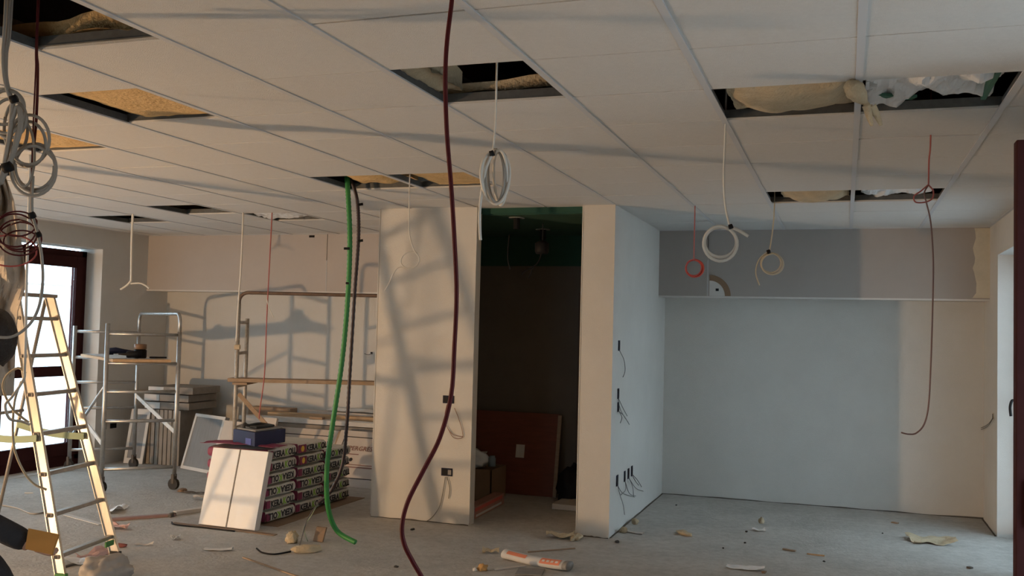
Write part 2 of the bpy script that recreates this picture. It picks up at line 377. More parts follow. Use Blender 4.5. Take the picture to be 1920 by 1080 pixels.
x, y = cell(-1, 0)
batt('insulation_batt', x+.06, x+S-.01, y+.015, y+S-.07, ZC+.02, .08, glasswool_p, 'yellow glass wool batt sagging through the opening beside the white film', sag=.055, sd=1)
x, y = cell(-6, -1)
batt('insulation_batt', x+.12, x+S-.012, y+.004, y+S-.008, ZC+.018, .09, glasswool, 'flat tan glass wool batt over the opening with a dark gap on its left', sag=.0, sd=2, rough=.008)
x, y = cell(-8, 0)
batt('insulation_batt', x+.02, x+S-.012, y+.004, y+S-.008, ZC+.018, .09, glasswool, 'tan glass wool batt in the ceiling opening beside the hanging cable loops', sag=.0, sd=3, rough=.008)
x, y = cell(-6, 3)
batt('insulation_batt', x+.14, x+S-.01, y+.01, y+S-.05, ZC+.03, .09, glasswool, 'torn glass wool batt above the green hose', sag=.01, sd=4, rough=.02)
x, y = cell(-5, 3)
batt('insulation_batt', x+.14, x+S-.01, y+.004, y+S-.008, ZC+.018, .09, glasswool, 'orange-tan glass wool batt right of the green hose opening', sag=0, sd=5, rough=.008)
x, y = cell(-1, 5)
batt('insulation_batt', x+.10, x+S-.03, y+.02, y+S-.05, ZC+.02, .08, glasswool_p, 'yellow glass wool batt sagging in the far ceiling opening on the right', sag=.05, sd=6)
x, y = cell(-3, -1)
batt('insulation_batt', x-.3, x+S+.3, y+S+.012, y+S+.5, ZC+.03, .06, glasswool_p, 'fluffy glass wool lying beyond the dark central ceiling opening', sag=0, sd=7, rough=.03)
batt('insulation_batt', x-.42, x+.10, y-.1, y+S-.02, ZC+.03, .08, glasswool_p, 'fluffy pale glass wool at the left edge of the dark central opening', sag=0, sd=8, rough=.06)
x, y = cell(-5, -3)
batt('insulation_batt', x-.5, x+S+.5, y+S+.012, y+S+.5, ZC+.02, .05, glasswool, 'brown glass wool beyond the dark opening above the cable loops', sag=0, sd=9, rough=.06)
x, y = cell(-12, 6)
batt('insulation_batt', x+.35, x+S+.2, y+.25, y+S+.2, ZC+.09, .10, glasswool, 'scrap of glass wool in the opening nearest the left wall', sag=0, sd=10, rough=.03)
# crumpled white film in the right-hand openings
def film(name, x0, x1, y0, y1, z0, amp, label, m=poly_w, sd=0):
    b = MB(); b.grid(lambda u, t: (x0+(x1-x0)*u, y0+(y1-y0)*(1-t), z0 + amp*nz((u*4.5, t*3.2, 0), 1, sd) + amp*.7*abs(nz((u*9, t*6, 3), 1, sd))), 34, 26, thick=.002)
    return tag(b.build(name, m), label, 'plastic film')
x, y = cell(0, 0); film('plastic_film', x+.03, x+S-.05, y+.02, y+S-.004, ZC+.052, .06, 'crumpled white film bulging in the near right ceiling opening', sd=2)
x, y = cell(0, 5); film('plastic_film', x+.06, x+S-.06, y+.02, y+S-.004, ZC+.05, .045, 'crumpled white film in the far right ceiling opening', sd=3)
x, y = cell(-9, 6); film('plastic_film', x+.02, x+S-.02, y+.01, y+S*.8, ZC+.012, .03, 'white film poking from the ceiling opening by the thin red wire', sd=4)
x, y = cell(-10, 5); film('plastic_film', x+.2, x+S+.1, y+.12, y+S, ZC+.07, .05, 'pale film scrap in the opening left of the long white cable', sd=5)
# loose channel and green batten in the right openings
x, y = cell(0, 0)
b = MB(); b.obox((x+.03, y+S-.16, ZC+.05), (.22, .10, 0), (-.02, .05, 0), (0, 0, .012)); tag(b.build('green_batten', M('green_batten_paint', (.05, .16, .11), .7)), 'dark green batten lying in the near right ceiling opening', 'batten')
b = MB(); b.obox((x+S-.09, y+.03, ZC+.03), (.02, 0, 0), (0, S-.06, 0), (0, 0, .10)); tag(b.build('green_channel', M('green_batten_paint', (.05, .16, .11), .7)), 'dark green channel along the right side of the near right opening', 'channel')
# strip of pale wool hanging out of the seam
pl = [atD(1592, 156, 3.86), atD(1612, 180, 3.82), atD(1630, 203, 3.80)]
e = empty('insulation_strip', atD(1600, 160, 3.82), 'pale wool strip with two torn tails hanging between the right openings', 'insulation')
b = MB(); b.tube(smoothpath(pl, 8), .02, 10, rads=[.012+.026*math.sin(PI*min(1, (k+2)/14))*(1+.3*nz((k*.7, 0, 0))) for k in range(17)]); b.build('wool_body', glasswool_p, e, True)
for q in ([(1626, 198), (1630, 218), (1635, 236)], [(1634, 200), (1644, 216), (1652, 235)]):
    b = MB(); b.tube(smoothpath([atD(u, v, 3.80) for u, v in q], 6), .012, 8, rads=[.020-.0012*k for k in range(13)]); b.build('wool_tail', glasswool_p, e, True)

# ------------------------------------------------------------------ door_1 : glazed dark red-brown door in the left wall
XF = -8.17
d1 = bpy.data.objects.new('door_1', None); COL.objects.link(d1); d1['kind'] = 'structure'
def fr(name, y0, y1, z0, z1, x0=XF-.07, x1=XF, m=brown_f, par=d1):
    b = MB(); b.box((x0, y0, z0), (x1, y1, z1)); return b.build(name, m, par, bevel=.004)
ztop, zbot = 2.40, .06
fr('jamb', YD1-.07, YD1, zbot, ztop); fr('jamb', YD0, YD0+.07, zbot, ztop); fr('head', YD0, YD1, ztop-.07, ztop); fr('sill', YD0, YD1, 0, zbot+.06)
for (a, c) in ((YD1-.07-1.13, YD1-.07), (YD0+.07, YD1-.07-1.14)):
    st = .095
    fr('stile', a, a+st, zbot+.06, ztop-.07, XF-.06, XF+.02); fr('stile', c-st, c, zbot+.06, ztop-.07, XF-.06, XF+.02)
    fr('top_rail', a+st, c-st, ztop-.19, ztop-.07, XF-.06, XF+.02); fr('bottom_rail', a+st, c-st, zbot+.06, zbot+.20, XF-.06, XF+.02); fr('middle_rail', a+st, c-st, 1.0, 1.11, XF-.06, XF+.02)
    for z0, z1 in ((zbot+.20, 1.0), (1.11, ztop-.19)): fr('pane', a+st, c-st, z0, z1, XF-.024, XF-.016, glass)
w2 = bpy.data.objects.new('window_added', None); COL.objects.link(w2); w2['kind'] = 'structure'  # unseen window beside the door, added to bring cool light into the left bay
for nm, a, c, z0, z1 in (('jamb', 4.1, 4.19, .1, ZD), ('jamb', 5.71, 5.8, .1, ZD), ('head', 4.19, 5.71, ZD-.09, ZD), ('sill', 4.19, 5.71, .1, .2)): fr(nm, a, c, z0, z1, par=w2)
fr('pane', 4.19, 5.71, .2, ZD-.09, XF-.04, XF-.032, glass, w2)
# what is outside it
fac = bpy.data.objects.new('garden_wall', None); COL.objects.link(fac); tag(fac, 'white rendered boundary wall outside the glazed door', 'wall')
b = MB(); b.box((-14.6, -2, -.14), (-14.2, 30, 2.26)); b.build('wall', facade_m, fac)
b = MB(); b.box((-14.64, -2, 2.26), (-14.16, 30, 2.29)); b.build('coping', M('grey_joint', (.35, .36, .36), .9), fac)
pq = atX(84, 552, -14.19); b = MB(); b.box((-14.2, pq.y-.13, pq.z-.08), (-14.17, pq.y+.13, pq.z+.08)); b.build('wall_plate', M('grey_joint', (.35, .36, .36), .9), fac)
# window_1 on the right wall (dark frame deep in the reveal) and the open leaf of door_2 nearer the camera
w1 = bpy.data.objects.new('window_1', None); COL.objects.link(w1); w1['kind'] = 'structure'
XW = XR+.2
def fr2(name, y0, y1, z0, z1, x0, x1, m, par): b = MB(); b.box((x0, y0, z0), (x1, y1, z1)); return b.build(name, m, par, bevel=.004)
fr2('jamb', 8.98, 9.06, .02, 2.37, XW, XW+.07, brown_f, w1); fr2('jamb', 7.5, 7.58, .02, 2.37, XW, XW+.07, brown_f, w1); fr2('head', 7.58, 8.98, 2.29, 2.37, XW, XW+.07, brown_f, w1); fr2('sill', 7.5, 9.06, 0, .1, XW, XW+.07, brown_f, w1)
fr2('stile', 8.25, 8.34, .1, 2.29, XW, XW+.07, brown_f, w1); fr2('pane', 7.58, 8.25, .1, 2.29, XW+.03, XW+.038, glass, w1); fr2('pane', 8.34, 8.98, .1, 2.29, XW+.03, XW+.038, glass, w1)
hp = atY(1897, 760, 8.93)
b = MB(); b.tube(smoothpath([(XW, 8.96, hp.z+.03), (hp.x+.02, 8.95, hp.z+.04), (hp.x, 8.94, hp.z+.03), (hp.x-.012, 8.93, hp.z-.02), (hp.x-.006, 8.93, hp.z-.09)], 5), .011, 8); b.build('handle', black_p, w1, True)
lf = atZ(1906, 262, 2.33)
d2 = bpy.data.objects.new('door_2', None); COL.objects.link(d2); d2['kind'] = 'structure'
def lb(name, x0, x1, z0, z1, m, y0=0, y1=.06): b = MB(); b.box((x0, lf.y+y0, z0), (x1, lf.y+y1, z1)); b.build(name, m, d2, bevel=.004)
x0, x1 = lf.x, XR-.01
lb('stile', x0, x0+.10, .03, 2.33, brown_f); lb('stile', x1-.10, x1, .03, 2.33, brown_f); lb('top_rail', x0+.1, x1-.1, 2.21, 2.33, brown_f); lb('bottom_rail', x0+.1, x1-.1, .03, .25, brown_f); lb('middle_rail', x0+.1, x1-.1, .98, 1.1, brown_f)
lb('pane', x0+.1, x1-.1, .25, .98, glass, .026, .034); lb('pane', x0+.1, x1-.1, 1.1, 2.21, glass, .026, .034)
b = MB(); b.box((x0+.03, lf.y-.012, 1.0), (x0+.06, lf.y, 1.16)); b.tube([(x0+.045, lf.y-.01, 1.08), (x0+.045, lf.y-.05, 1.08), (x0+.14, lf.y-.05, 1.08)], .009, 8); b.build('handle', black_p, d2)

# ------------------------------------------------------------------ work lamp that throws the warm light (outside the frame, left)
aim = Vector((.66, .72, .22)).normalized()
lampe = empty('work_lamp', (LAMP.x, LAMP.y, 0), 'halogen work lamp standing on the floor by the left wall', 'lamp')
sd = aim.cross(ZV).normalized(); lu = sd.cross(aim)
b = MB(); b.obox(LAMP - aim*.16 - sd*.12 - lu*.09, aim*.12, sd*.24, lu*.18); b.build('housing', black_p, lampe, bevel=.01)
for z_ in (-.10, .08):
    b = MB(); b.obox(LAMP - aim*.04 - sd*.13 + lu*z_, aim*.012, sd*.26, lu*.02); b.build('bezel', black_p, lampe)
b = MB(); b.obox(LAMP - aim*.03 - sd*.10 - lu*.075, aim*.005, sd*.20, lu*.15); b.build('lens', M('lamp_glass', (1, .9, .7), .3, emit=(LAMP_COL, 60)), lampe)
b = MB()
for s_ in (-1, 1): b = MB(); b.tube([LAMP - aim*.1 + sd*.13*s_, Vector((LAMP.x, LAMP.y, .02)) + sd*.13*s_ - aim*.1, Vector((LAMP.x, LAMP.y, .01)) + sd*.13*s_ + Vector((aim.x, aim.y, 0))*.12], .008, 6); b.build('stand', zinc, lampe)
ll = bpy.data.lights.new('work_lamp_light', 'AREA'); ll.shape = 'DISK'; ll.size = .17; ll.energy = LAMP_POWER; ll.color = LAMP_COL
lo = bpy.data.objects.new('work_lamp_light', ll); COL.objects.link(lo); lo.location = LAMP; lo.rotation_euler = aim.to_track_quat('-Z', 'Y').to_euler(); lo.parent = lampe; lo.matrix_parent_inverse = Matrix.Translation(lampe.location).inverted()

# ================================================================== THINGS
def cyl(b, a, c, r, n=10, mi=0): return b.tube([a, c], r, n, mi)
# ------------------------------------------------------------------ double step ladder on the left
rf = Vector((-4.707, 5.44, 0)); lfv = Vector((-4.585, 4.83, 0)); rdir = (rf-lfv).normalized(); lean = Vector((-.56, -.115, 1.78))
rt = rf + lean; lt = rt - rdir*.38; outd = Vector((-rdir.y, rdir.x, 0))    # outd: towards -X
lad = empty('double_ladder', (rf+lfv)/2, 'aluminium double step ladder standing in front of the glazed door', 'ladder')
def rail(a, c, par, name='rail'):
    b = MB(); d = (c-a).normalized(); side = rdir; w2 = side.cross(d).normalized()
    b.obox(a - w2*.034 - side*.003, c-a, w2*.068, side*.006); b.obox(a - w2*.034 - side*.012, c-a, w2*.005, side*.024); b.obox(a + w2*.029 - side*.012, c-a, w2*.005, side*.024)
    return b.build(name, alu, par)
r1 = rail(rf + ZV*.02, rt, lad); r2 = rail(lfv + ZV*.02, lt, lad)
rungz = [.145 + .247*k for k in range(7)]
for z in rungz:
    a = lfv.lerp(lt, z/1.78); c = rf.lerp(rt, z/1.78); b = MB()
    b.beam(a - rdir*.016, c + rdir*.012, .042, .026, side=outd); b.build('rung', alu_d, lad, bevel=.006)
    b = MB(); b.beam(a - rdir*.018, a - rdir*.004, .022, .018, side=outd); b.build('rung_socket', ink, r2)
b = MB(); b.beam(lt - rdir*.02 + ZV*.005, rt + rdir*.02 + ZV*.005, .10, .025, side=outd); b.build('top_cap', alu_d, lad, bevel=.005)
b = MB(); b.beam((-5.36, 5.06, 1.822), (-5.98, 3.76, 1.822), .10, .028); pe = empty('board_prop', (-5.93, 3.87, 0), 'slim steel prop carrying the far end of the yellow board', 'prop')
q_ = MB(); q_.tube([(-5.93, 3.87, .01), (-5.93, 3.87, 1.795)], .012, 10); q_.build('pole', zinc, pe, True)
for z_ in (.001, 1.797):
    q_ = MB(); q_.obox((-6.0, 3.80, z_), (.14, 0, 0), (0, .14, 0), (0, 0, .009)); q_.build('plate', zinc, pe)
tag(b.build('yellow_board', M('dull_yellow_board', (.36, .25, .09), .6, var=.15, vs=8), bevel=.003), 'dull yellow board resting across the top of the ladder', 'board')
rr2 = rt + outd*.36 - ZV*1.77; lr2 = lt + outd*.36 - ZV*1.77 - rdir*.1
for a, c in ((rr2, rt), (lr2, lt)):
    b = MB(); b.tube([a, c + outd*.03 - ZV*.02], .012, 8); b.build('rear_stay', alu_d, lad, True)
for t_ in (.12, .55):
    b = MB(); b.tube([lr2.lerp(lt, t_), rr2.lerp(rt, t_)], .011, 8); b.build('rear_cross_bar', alu_d, lad, True)
for f, n_ in ((rf, 0), (lfv, 1), (rr2, 0), (lr2, 1)):
    b = MB(); d = (lean if n_ < 2 else lean).normalized(); b.beam(f + ZV*.002, f + ZV*.05, .075, .032, side=outd); b.build('foot', tagg if f is lfv else rubber, lad, bevel=.005)
for (za, zb, A0, A1, B0, B1) in ((.80, .86, rf, rt, rr2, rt), (.84, .84, lfv, lt, lr2, lt)):
    a = A0.lerp(A1, za/1.78) - rdir*.02; c = B0.lerp(B1, zb/1.78) - rdir*.02
    b = MB(); b.grid(lambda u, t: a.lerp(c, u) + ZV*(t*.045 - .02*math.sin(PI*u)), 12, 1, thick=.003); b.build('spreader_strap', strap_g, lad)
a = rf.lerp(rt, .115/1.78); b = MB(); b.beam(a - rdir*.12 - outd*.03, a - rdir*.02 - outd*.03, .01, .035); b.build('locking_tab', tagg, lad)

# ------------------------------------------------------------------ mobile scaffolds
def castor(par, p):
    b = MB(); b.tube([p + Vector((0, -.018, .055)), p + Vector((0, .018, .055))], .055, 14); wheel = b.build('castor', rubber, par)
    b = MB(); b.beam(p + Vector((0, 0, .06)), p + Vector((0, 0, .15)), .03, .05); b.build('castor_fork', dirt, wheel)
def hoop(par, a, c, zt, z0, m, name='guard_hoop'):
    A = Vector((a.x, a.y, z0)); B = Vector((c.x, c.y, z0)); d = (B-A).normalized(); r = .09; P = [A]
    for k in range(7): t = PI/2*k/6; P.append(Vector((a.x, a.y, zt-r)) + d*(r-r*math.cos(t)) + ZV*r*math.sin(t))
    for k in range(7): t = PI/2*k/6; P.append(Vector((c.x, c.y, zt-r)) - d*(r-r*math.sin(t)) + ZV*r*math.cos(t))
    P.append(B); b = MB(); b.tube(P, .0175, 10); return b.build(name, m, par, True)
nl, nr_, frr = Vector((-6.62, 7.42, 0)), Vector((-6.155, 7.875, 0)), Vector((-7.43, 8.81, 0)); fll = nl + (frr-nr_)
sa = empty('mobile_scaffold', (nl+nr_+frr+fll)/4, 'galvanised mobile scaffold tower with hoop rail beside the glazed door', 'scaffold')
for p_, zt in ((nl, 1.60), (nr_, 1.53), (fll, 1.56), (frr, 1.53)):
    b = MB(); cyl(b, p_ + ZV*.13, p_ + ZV*zt, .021); b.build('post', zinc, sa, True); castor(sa, p_)
for a, c in ((nl, nr_), (fll, frr)):
    for z in (.22, .67, .95, 1.22, 1.50):
        b = MB(); cyl(b, a + ZV*z, c + ZV*z, .016); b.build('rung', zinc, sa, True)
hoop(sa, frr, nr_, 1.71, 1.50, zinc)
for a, c in ((nl + ZV*.45, fll + ZV*.72), (nr_ + ZV*.55, frr + ZV*.80)):
    b = MB(); b.beam(a, c, .012, .045); b.build('diagonal_brace', ply_w, sa)
b = MB(); cyl(b, nl.lerp(fll, .02) + ZV*1.0, fll + ZV*.35, .014); b.build('diagonal_tube', zinc, sa, True)
# board on the scaffold and what lies on it
bd = (frr-nr_).normalized(); bs_ = (nr_-nl).normalized(); zb = 1.237
o0 = nl + bs_*.03 - bd*.12 + ZV*zb
b = MB(); b.obox(o0, bd*1.5, bs_*.52, ZV*.026); tag(b.build('platform_board', [pine]), 'pale wooden board laid across the scaffold rungs', 'board')
b = MB(); b.grid(lambda u, t: o0 + bd*(.12+1.3*u) + bs_*(.02+.40*t) + ZV*(.0285+.0015*nz((u*8, t*8, 0))), 14, 8, thick=.0015); tag(b.build('dust_sheet_paper', ply_w), 'white paper sheet covering the board on the scaffold', 'paper')
def onb(s, t, z=0): return o0 + bd*s + bs_*t + ZV*(.03+z)
c0 = onb(.26, .30); b = MB(); b.lathe([(.055, 0), (.06, .012), (.06, .075), (.052, .085)], c0, 18); e = empty('paint_tin', c0, 'dark tin with a brown tape roll on it, on the scaffold board', 'tin'); b.build('tin_body', black_p, e, True)
b = MB(); b.lathe([(.04, .086), (.058, .088), (.058, .135), (.04, .138)], c0, 18); b.build('tape_roll', M('brown_tape', (.20, .12, .07), .5), e, True)
c1 = onb(.16, .20, .0); e = empty('cordless_drill', c1, 'black cordless drill lying in front of the dark tin', 'drill')
b = MB(); b.tube([c1 + ZV*.04 - bs_*.12, c1 + ZV*.04 - bs_*.05, c1 + ZV*.04 - bs_*.04, c1 + ZV*.04 + bs_*.09], .03, 12, rads=[.006, .014, .03, .034]); b.build('body', black_p, e, True)
b = MB(); b.obox(c1 + ZV*.0 + bs_*.03 + bd*.0, bs_*.04, bd*.13, ZV*.035); b.build('grip', black_p, e, bevel=.008)
b = MB(); b.obox(c1 + bs_*-.01 + bd*.12, bs_*.11, bd*.06, ZV*.06); b.build('battery', black_p, e, bevel=.006)
c2 = onb(.13, .44); e = empty('pliers', c2, 'small black pliers on the right end of the scaffold board', 'pliers')
for s_ in (-1, 1):
    b = MB(); b.tube(smoothpath([c2 + ZV*.012 - bs_*.08 + bd*.02*s_, c2 + ZV*.012 - bs_*.03 + bd*.022*s_, c2 + ZV*.012 + bs_*.02, c2 + ZV*.012 + bs_*.07 + bd*.006*s_], 4), .008, 6); b.build('handle', black_p, e, True)
c3 = onb(1.2, .2); e = empty('small_drill', c3, 'small dark power tool at the far end of the scaffold board', 'drill')
b = MB(); b.tube([c3 + ZV*.04, c3 + ZV*.045 + bs_*.08, c3 + ZV*.04 + bs_*.16, c3 + ZV*.035 + bs_*.30], .03, 10, rads=[.03, .035, .022, .004]); b.build('body', navy_box, e, True)
b = MB(); b.obox(c3 + bs_*.01 - ZV*.0, bs_*.05, bd*.05, ZV*.03); b.build('battery', navy_box, e)

bN = Vector((-5.56, 7.98, 0)); bE = bN + CR*1.46; bN2 = bN + CF*.32; bE2 = bE + CF*.32
sb = empty('mobile_scaffold', (bN+bE2)/2, 'scaffold frame with long top rail half hidden behind the white partition', 'scaffold')
for p_, zt in ((bN, 1.82), (bE, 1.82), (bN2, 1.68), (bE2, 1.68)):
    b = MB(); cyl(b, p_ + ZV*.13, p_ + ZV*zt, .02); b.build('post', zinc_y, sb, True); castor(sb, p_)
for a, c in ((bN, bN2), (bE, bE2)):
    for z in (.25, .62, 1.02, 1.34, 1.64): b = MB(); cyl(b, a + ZV*z, c + ZV*z, .016); b.build('rung', zinc_y, sb, True)
hoop(sb, bN, bE, 1.93, 1.80, M('dark_rusty_tube', (.20, .14, .11), .6, .4, var=.3, vs=20))
b = MB(); b.beam(bN + ZV*.95 + CR*.03, bN + CR*.55 + ZV*.40, .012, .04); b.build('diagonal_brace', pine_d, sb)
b = MB(); b.tube([bN + ZV*1.40 - CR*.02 - CF*.02, bN + ZV*1.40 + CR*.03 - CF*.02], .025, 8); b.build('coupler', M('cream_coupler', (.6, .5, .36), .6), sb)
pz = 1.065
b = MB(); b.obox(bN - CR*.07 - CF*.05 + ZV*pz, CR*1.62, CF*.22, ZV*.035); tag(b.build('scaffold_plank', pine_d, bevel=.003), 'brown plank across the scaffold behind the cement bags', 'plank')
b = MB(); b.obox(bN - CR*.02 - CF*.06 + ZV*(pz-.026), CR*.14, CF*.40, ZV*.022); tag(b.build('wood_packer', pine_d), 'short wood packer under the brown scaffold plank', 'wood block')

# ------------------------------------------------------------------ tile packs and panels at the left back wall
e = empty('standing_slab_pack', (-7.5, 9.35, 0), 'row of grey slabs standing on edge under the three flat packs', 'slab pack')
for k in range(9):
    x = -7.60 + k*.058
    b = MB(); b.obox((x, 9.14, .005), (.046, 0, 0), (0, .58, 0), (.0, 0, .62)); b.build('slab', slab_br, e)
e = empty('framed_panel', (-7.72, 9.2, 0), 'white edged panel leaning on the left end of the standing slabs', 'panel')
p0 = Vector((-7.78, 9.06, .005)); ax = Vector((.16, .02, 0)); az = Vector((.05, .05, .62))
b = MB(); b.obox(p0, ax.normalized()*.24, Vector((0, .02, 0)), az); b.build('backing', tile_gr, e)
for s0, s1, t0, t1 in ((0, .24, 0, .06), (0, .24, .56, .62), (0, .035, .06, .56), (.205, .24, .06, .56)):
    b = MB(); b.obox(p0 + ax.normalized()*s0 + az.normalized()*t0 - Vector((0, .006, 0)), ax.normalized()*(s1-s0), Vector((0, .006, 0)), az.normalized()*(t1-t0)); b.build('edge_strip', paper_w, e)
for k, (dx, dy, lab) in enumerate(((0, 0, 'lowest of the three flat white-ended packs on the slabs'), (-.02, .01, 'middle of the three flat white-ended packs on the slabs'), (.03, .015, 'topmost of the three flat white-ended packs on the slabs'))):
    z = .632 + k*.088
    e = empty('flat_pack', (-7.4+dx, 9.3+dy, z), lab, 'pack', 'flat packs on the standing slabs')
    b = MB(); b.obox((-7.58+dx, 9.14+dy, z), (.58, .03, 0), (-.03, .55, 0), (0, 0, .078)); b.build('pack_body', slab_br, e, bevel=.004)
    b = MB(); b.obox((-7.58+dx, 9.137+dy, z+.004), (.20, .0104, 0), (0, -.003, 0), (0, 0, .07)); b.build('white_label', paper_w, e)
def leaning(name, bl, br, height, back, th, m_face, m_frame, label, fw=.05, cat='panel'):
    bl, br = Vector(bl), Vector(br); x = (br-bl); n = Vector((-x.y, x.x, 0)).normalized(); up = (n*back + ZV*height)
    nrm = x.normalized().cross(up.normalized()); e = empty(name, (bl+br)/2, label, cat)
    b = MB(); b.obox(bl, x, -nrm*th, up); b.build('panel_body', m_face, e)
    if m_frame:
        W, Hh = x.length, up.length; xx, uu = x.normalized(), up.normalized()
        for s0, s1, t0, t1 in ((0, W, 0, fw), (0, W, Hh-fw, Hh), (0, fw, fw, Hh-fw), (W-fw, W, fw, Hh-fw)):
            b = MB(); b.obox(bl + xx*s0 + uu*t0 + nrm*.001, xx*(s1-s0), nrm*.006, uu*(t1-t0)); b.build('edge_strip', m_frame, e)
    return e, bl, x.normalized(), up.normalized(), nrm
leaning('framed_panel', (-6.98, 9.04, .003), (-6.44, 8.84, .003), .60, .17, .05, tile_gr, paper_w, 'grey panel with white edges leaning beside the flat packs', fw=.035)
leaning('leaning_board', (-6.36, 8.72, .003), (-5.92, 8.60, .003), .58, .17, .04, carton_w, None, 'plain white board leaning between grey panel and cement bags')
leaning('leaning_board', (-6.20, 8.83, .003), (-5.72, 8.74, .003), .63, .18, .03, carton_w, None, 'second white board leaning just behind the plain white board')

# ------------------------------------------------------------------ stack of boards and planks along the left back wall
for k in range(5):
    b = MB(); b.obox((-6.5+.03*(k % 2), 9.32, .004+k*.108), (2.6, 0, 0), (0, .5, 0), (0, 0, .104))
    tag(b.build('board_stack_layer', carton_w if k % 2 else slab_br), ['lowest', 'second', 'middle', 'fourth', 'topmost'][k]+' board of the low stack along the back wall', 'board', 'boards stacked along the left back wall')
for (x0, y0, z0, L, wd, th, m_, lab, an) in ((-6.45, 9.34, .547, 2.55, .14, .05, ply_w, 'grey plank in front on the low board stack', 0), (-6.2, 9.52, .547, 2.3, .12, .085, pine, 'pine plank behind the grey plank on the low stack', .02), (-6.55, 9.66, .547, .55, .16, .12, pine_d, 'short dark timber at the left end of the board stack', .03),
        (-5.9, 9.70, .547, 2.0, .12, .11, carton_w, 'pale board against the wall behind the pine plank', 0)):
    b = MB(); b.obox((x0, y0, z0), (L*math.cos(an), L*math.sin(an), 0), (-wd*math.sin(an), wd*math.cos(an), 0), (0, 0, th)); tag(b.build('plank', m_, bevel=.003), lab, 'plank')
b = MB(); b.grid(lambda u, t: (-5.55+1.2*u, 9.70+.15*t, .675+.012*nz((u*9, t*4, 0))+.02*t), 20, 4, thick=.002); tag(b.build('plastic_film', poly_w), 'thin white film lying along the top of the board pile', 'plastic film')
q = atY(538, 783, 9.6); b = MB(); b.tube([q + Vector((-.06, 0, 0)), q + Vector((.06, 0, .005))], .045, 12); tag(b.build('tape_roll', M('dull_blue', (.22, .30, .36), .6), smooth=True), 'blue-grey roll on the board pile', 'roll')
q = atY(590, 800, 9.36); b = MB(); b.obox((q.x-.07, 9.36, .599), (.16, 0, 0), (0, .06, 0), (0, 0, .025)); tag(b.build('wood_block', pine_d), 'small wood offcut on the grey plank', 'wood block')
# printed cartons leaning on it
def printed(bl, br, hgt, back, label, txt):
    e, o, x, u, n = leaning('tile_carton', bl, br, hgt, back, .05, carton_w, None, label, cat='carton'); W = (Vector(br)-Vector(bl)).length; Hh = math.hypot(hgt, back); q = o + n*.002
    def strip(s0, s1, t0, t1, m=ink, name='printed_line'): b = MB(); b.obox(q + x*s0 + u*t0, x*(s1-s0), n*.001, u*(t1-t0)); b.build(name, m, e)
    L, R_, B, Tt = .07, W-.07, .09, Hh-.07
    strip(L, R_, B, B+.009); strip(L, R_, Tt-.009, Tt); strip(L, L+.009, B, Tt); strip(R_-.009, R_, B, Tt)
    if txt:
        text('SUPERGRES', .072, q + x*(L+.015) + u*(Tt-.16) + n*.001, x, u, ink_br, e)
        strip(L+.06, L+.24, Tt-.21, Tt-.20, ink_br); strip(L+.06, R_-.06, Tt-.36, Tt-.348, ink_br); strip(L+.1, R_-.2, Tt-.33, Tt-.322, ink_br)
        b = MB(); c = q + x*(L+.17) + u*(Tt-.27); b.add([c + x*(.022*math.cos(2*PI*k/14)) + u*(.022*math.sin(2*PI*k/14)) + n*.0015 for k in range(14)], [tuple(range(14))]); b.build('printed_dot', ink, e)
printed((-5.07, 8.80, .003), (-4.02, 8.77, .003), .52, .38, 'large white carton printed SUPERGRES leaning beside the partition', True)
printed((-6.2, 9.0, .003), (-5.14, 8.96, .003), .50, .30, 'white carton with a thin printed border behind the cement bags', False)
leaning('brown_board', (-5.12, 8.93, .003), (-5.075, 8.93, .003), .50, .30, .018, pine_d, None, 'narrow brown board between the two white cartons')

# ------------------------------------------------------------------ cement bags
def bag_mesh():
    b = MB(); nx, ny, nzz = 8, 8, 4; sx, sy, sz = .30, .232, .0495
    def sh(p):
        x, y, z = p; ax, ay, az = abs(x), abs(y), abs(z)
        q = Vector((x*sx, y*sy, z*sz))
        q.z *= 1 - .20*max(ax, ay)**6; q.x *= 1 - .05*az**3; q.y *= 1 - .05*az**3
        q.x *= 1-.04*ay**6; q.y *= 1-.04*ax**6
        return q + Vector((0, 0, .006*nz((x*2, y*2, z), 1, 3)))
    for ax, sg in ((0, 1), (0, -1), (1, 1), (1, -1), (2, 1), (2, -1)):
        def fn(u, t, ax=ax, sg=sg):
            p = [0, 0, 0]; p[ax] = sg; o_ = [k for k in range(3) if k != ax]; a_, b_ = (u*2-1, t*2-1)
            p[o_[0]] = a_; p[o_[1]] = b_; return sh(p)
        o0_ = len(b.f); b.grid(fn, 8, 6, mi=1 if ax == 1 else 0)
        flip = (sg > 0) == (ax == 1)
        if flip: b.f[o0_:] = [f[::-1] for f in b.f[o0_:]]
    return b
proto = None
ords = ['bottom', 'second', 'third', 'fourth', 'fifth', 'top']
cols = ['column nearest the white wrapped pack', 'middle column', 'column behind the green hose']
flipd = {(0, 0): 1, (2, 0): 1, (3, 0): 1, (2, 1): 1, (5, 2): 1, (4, 2): 1}
BX, BY0 = -4.72, 7.05
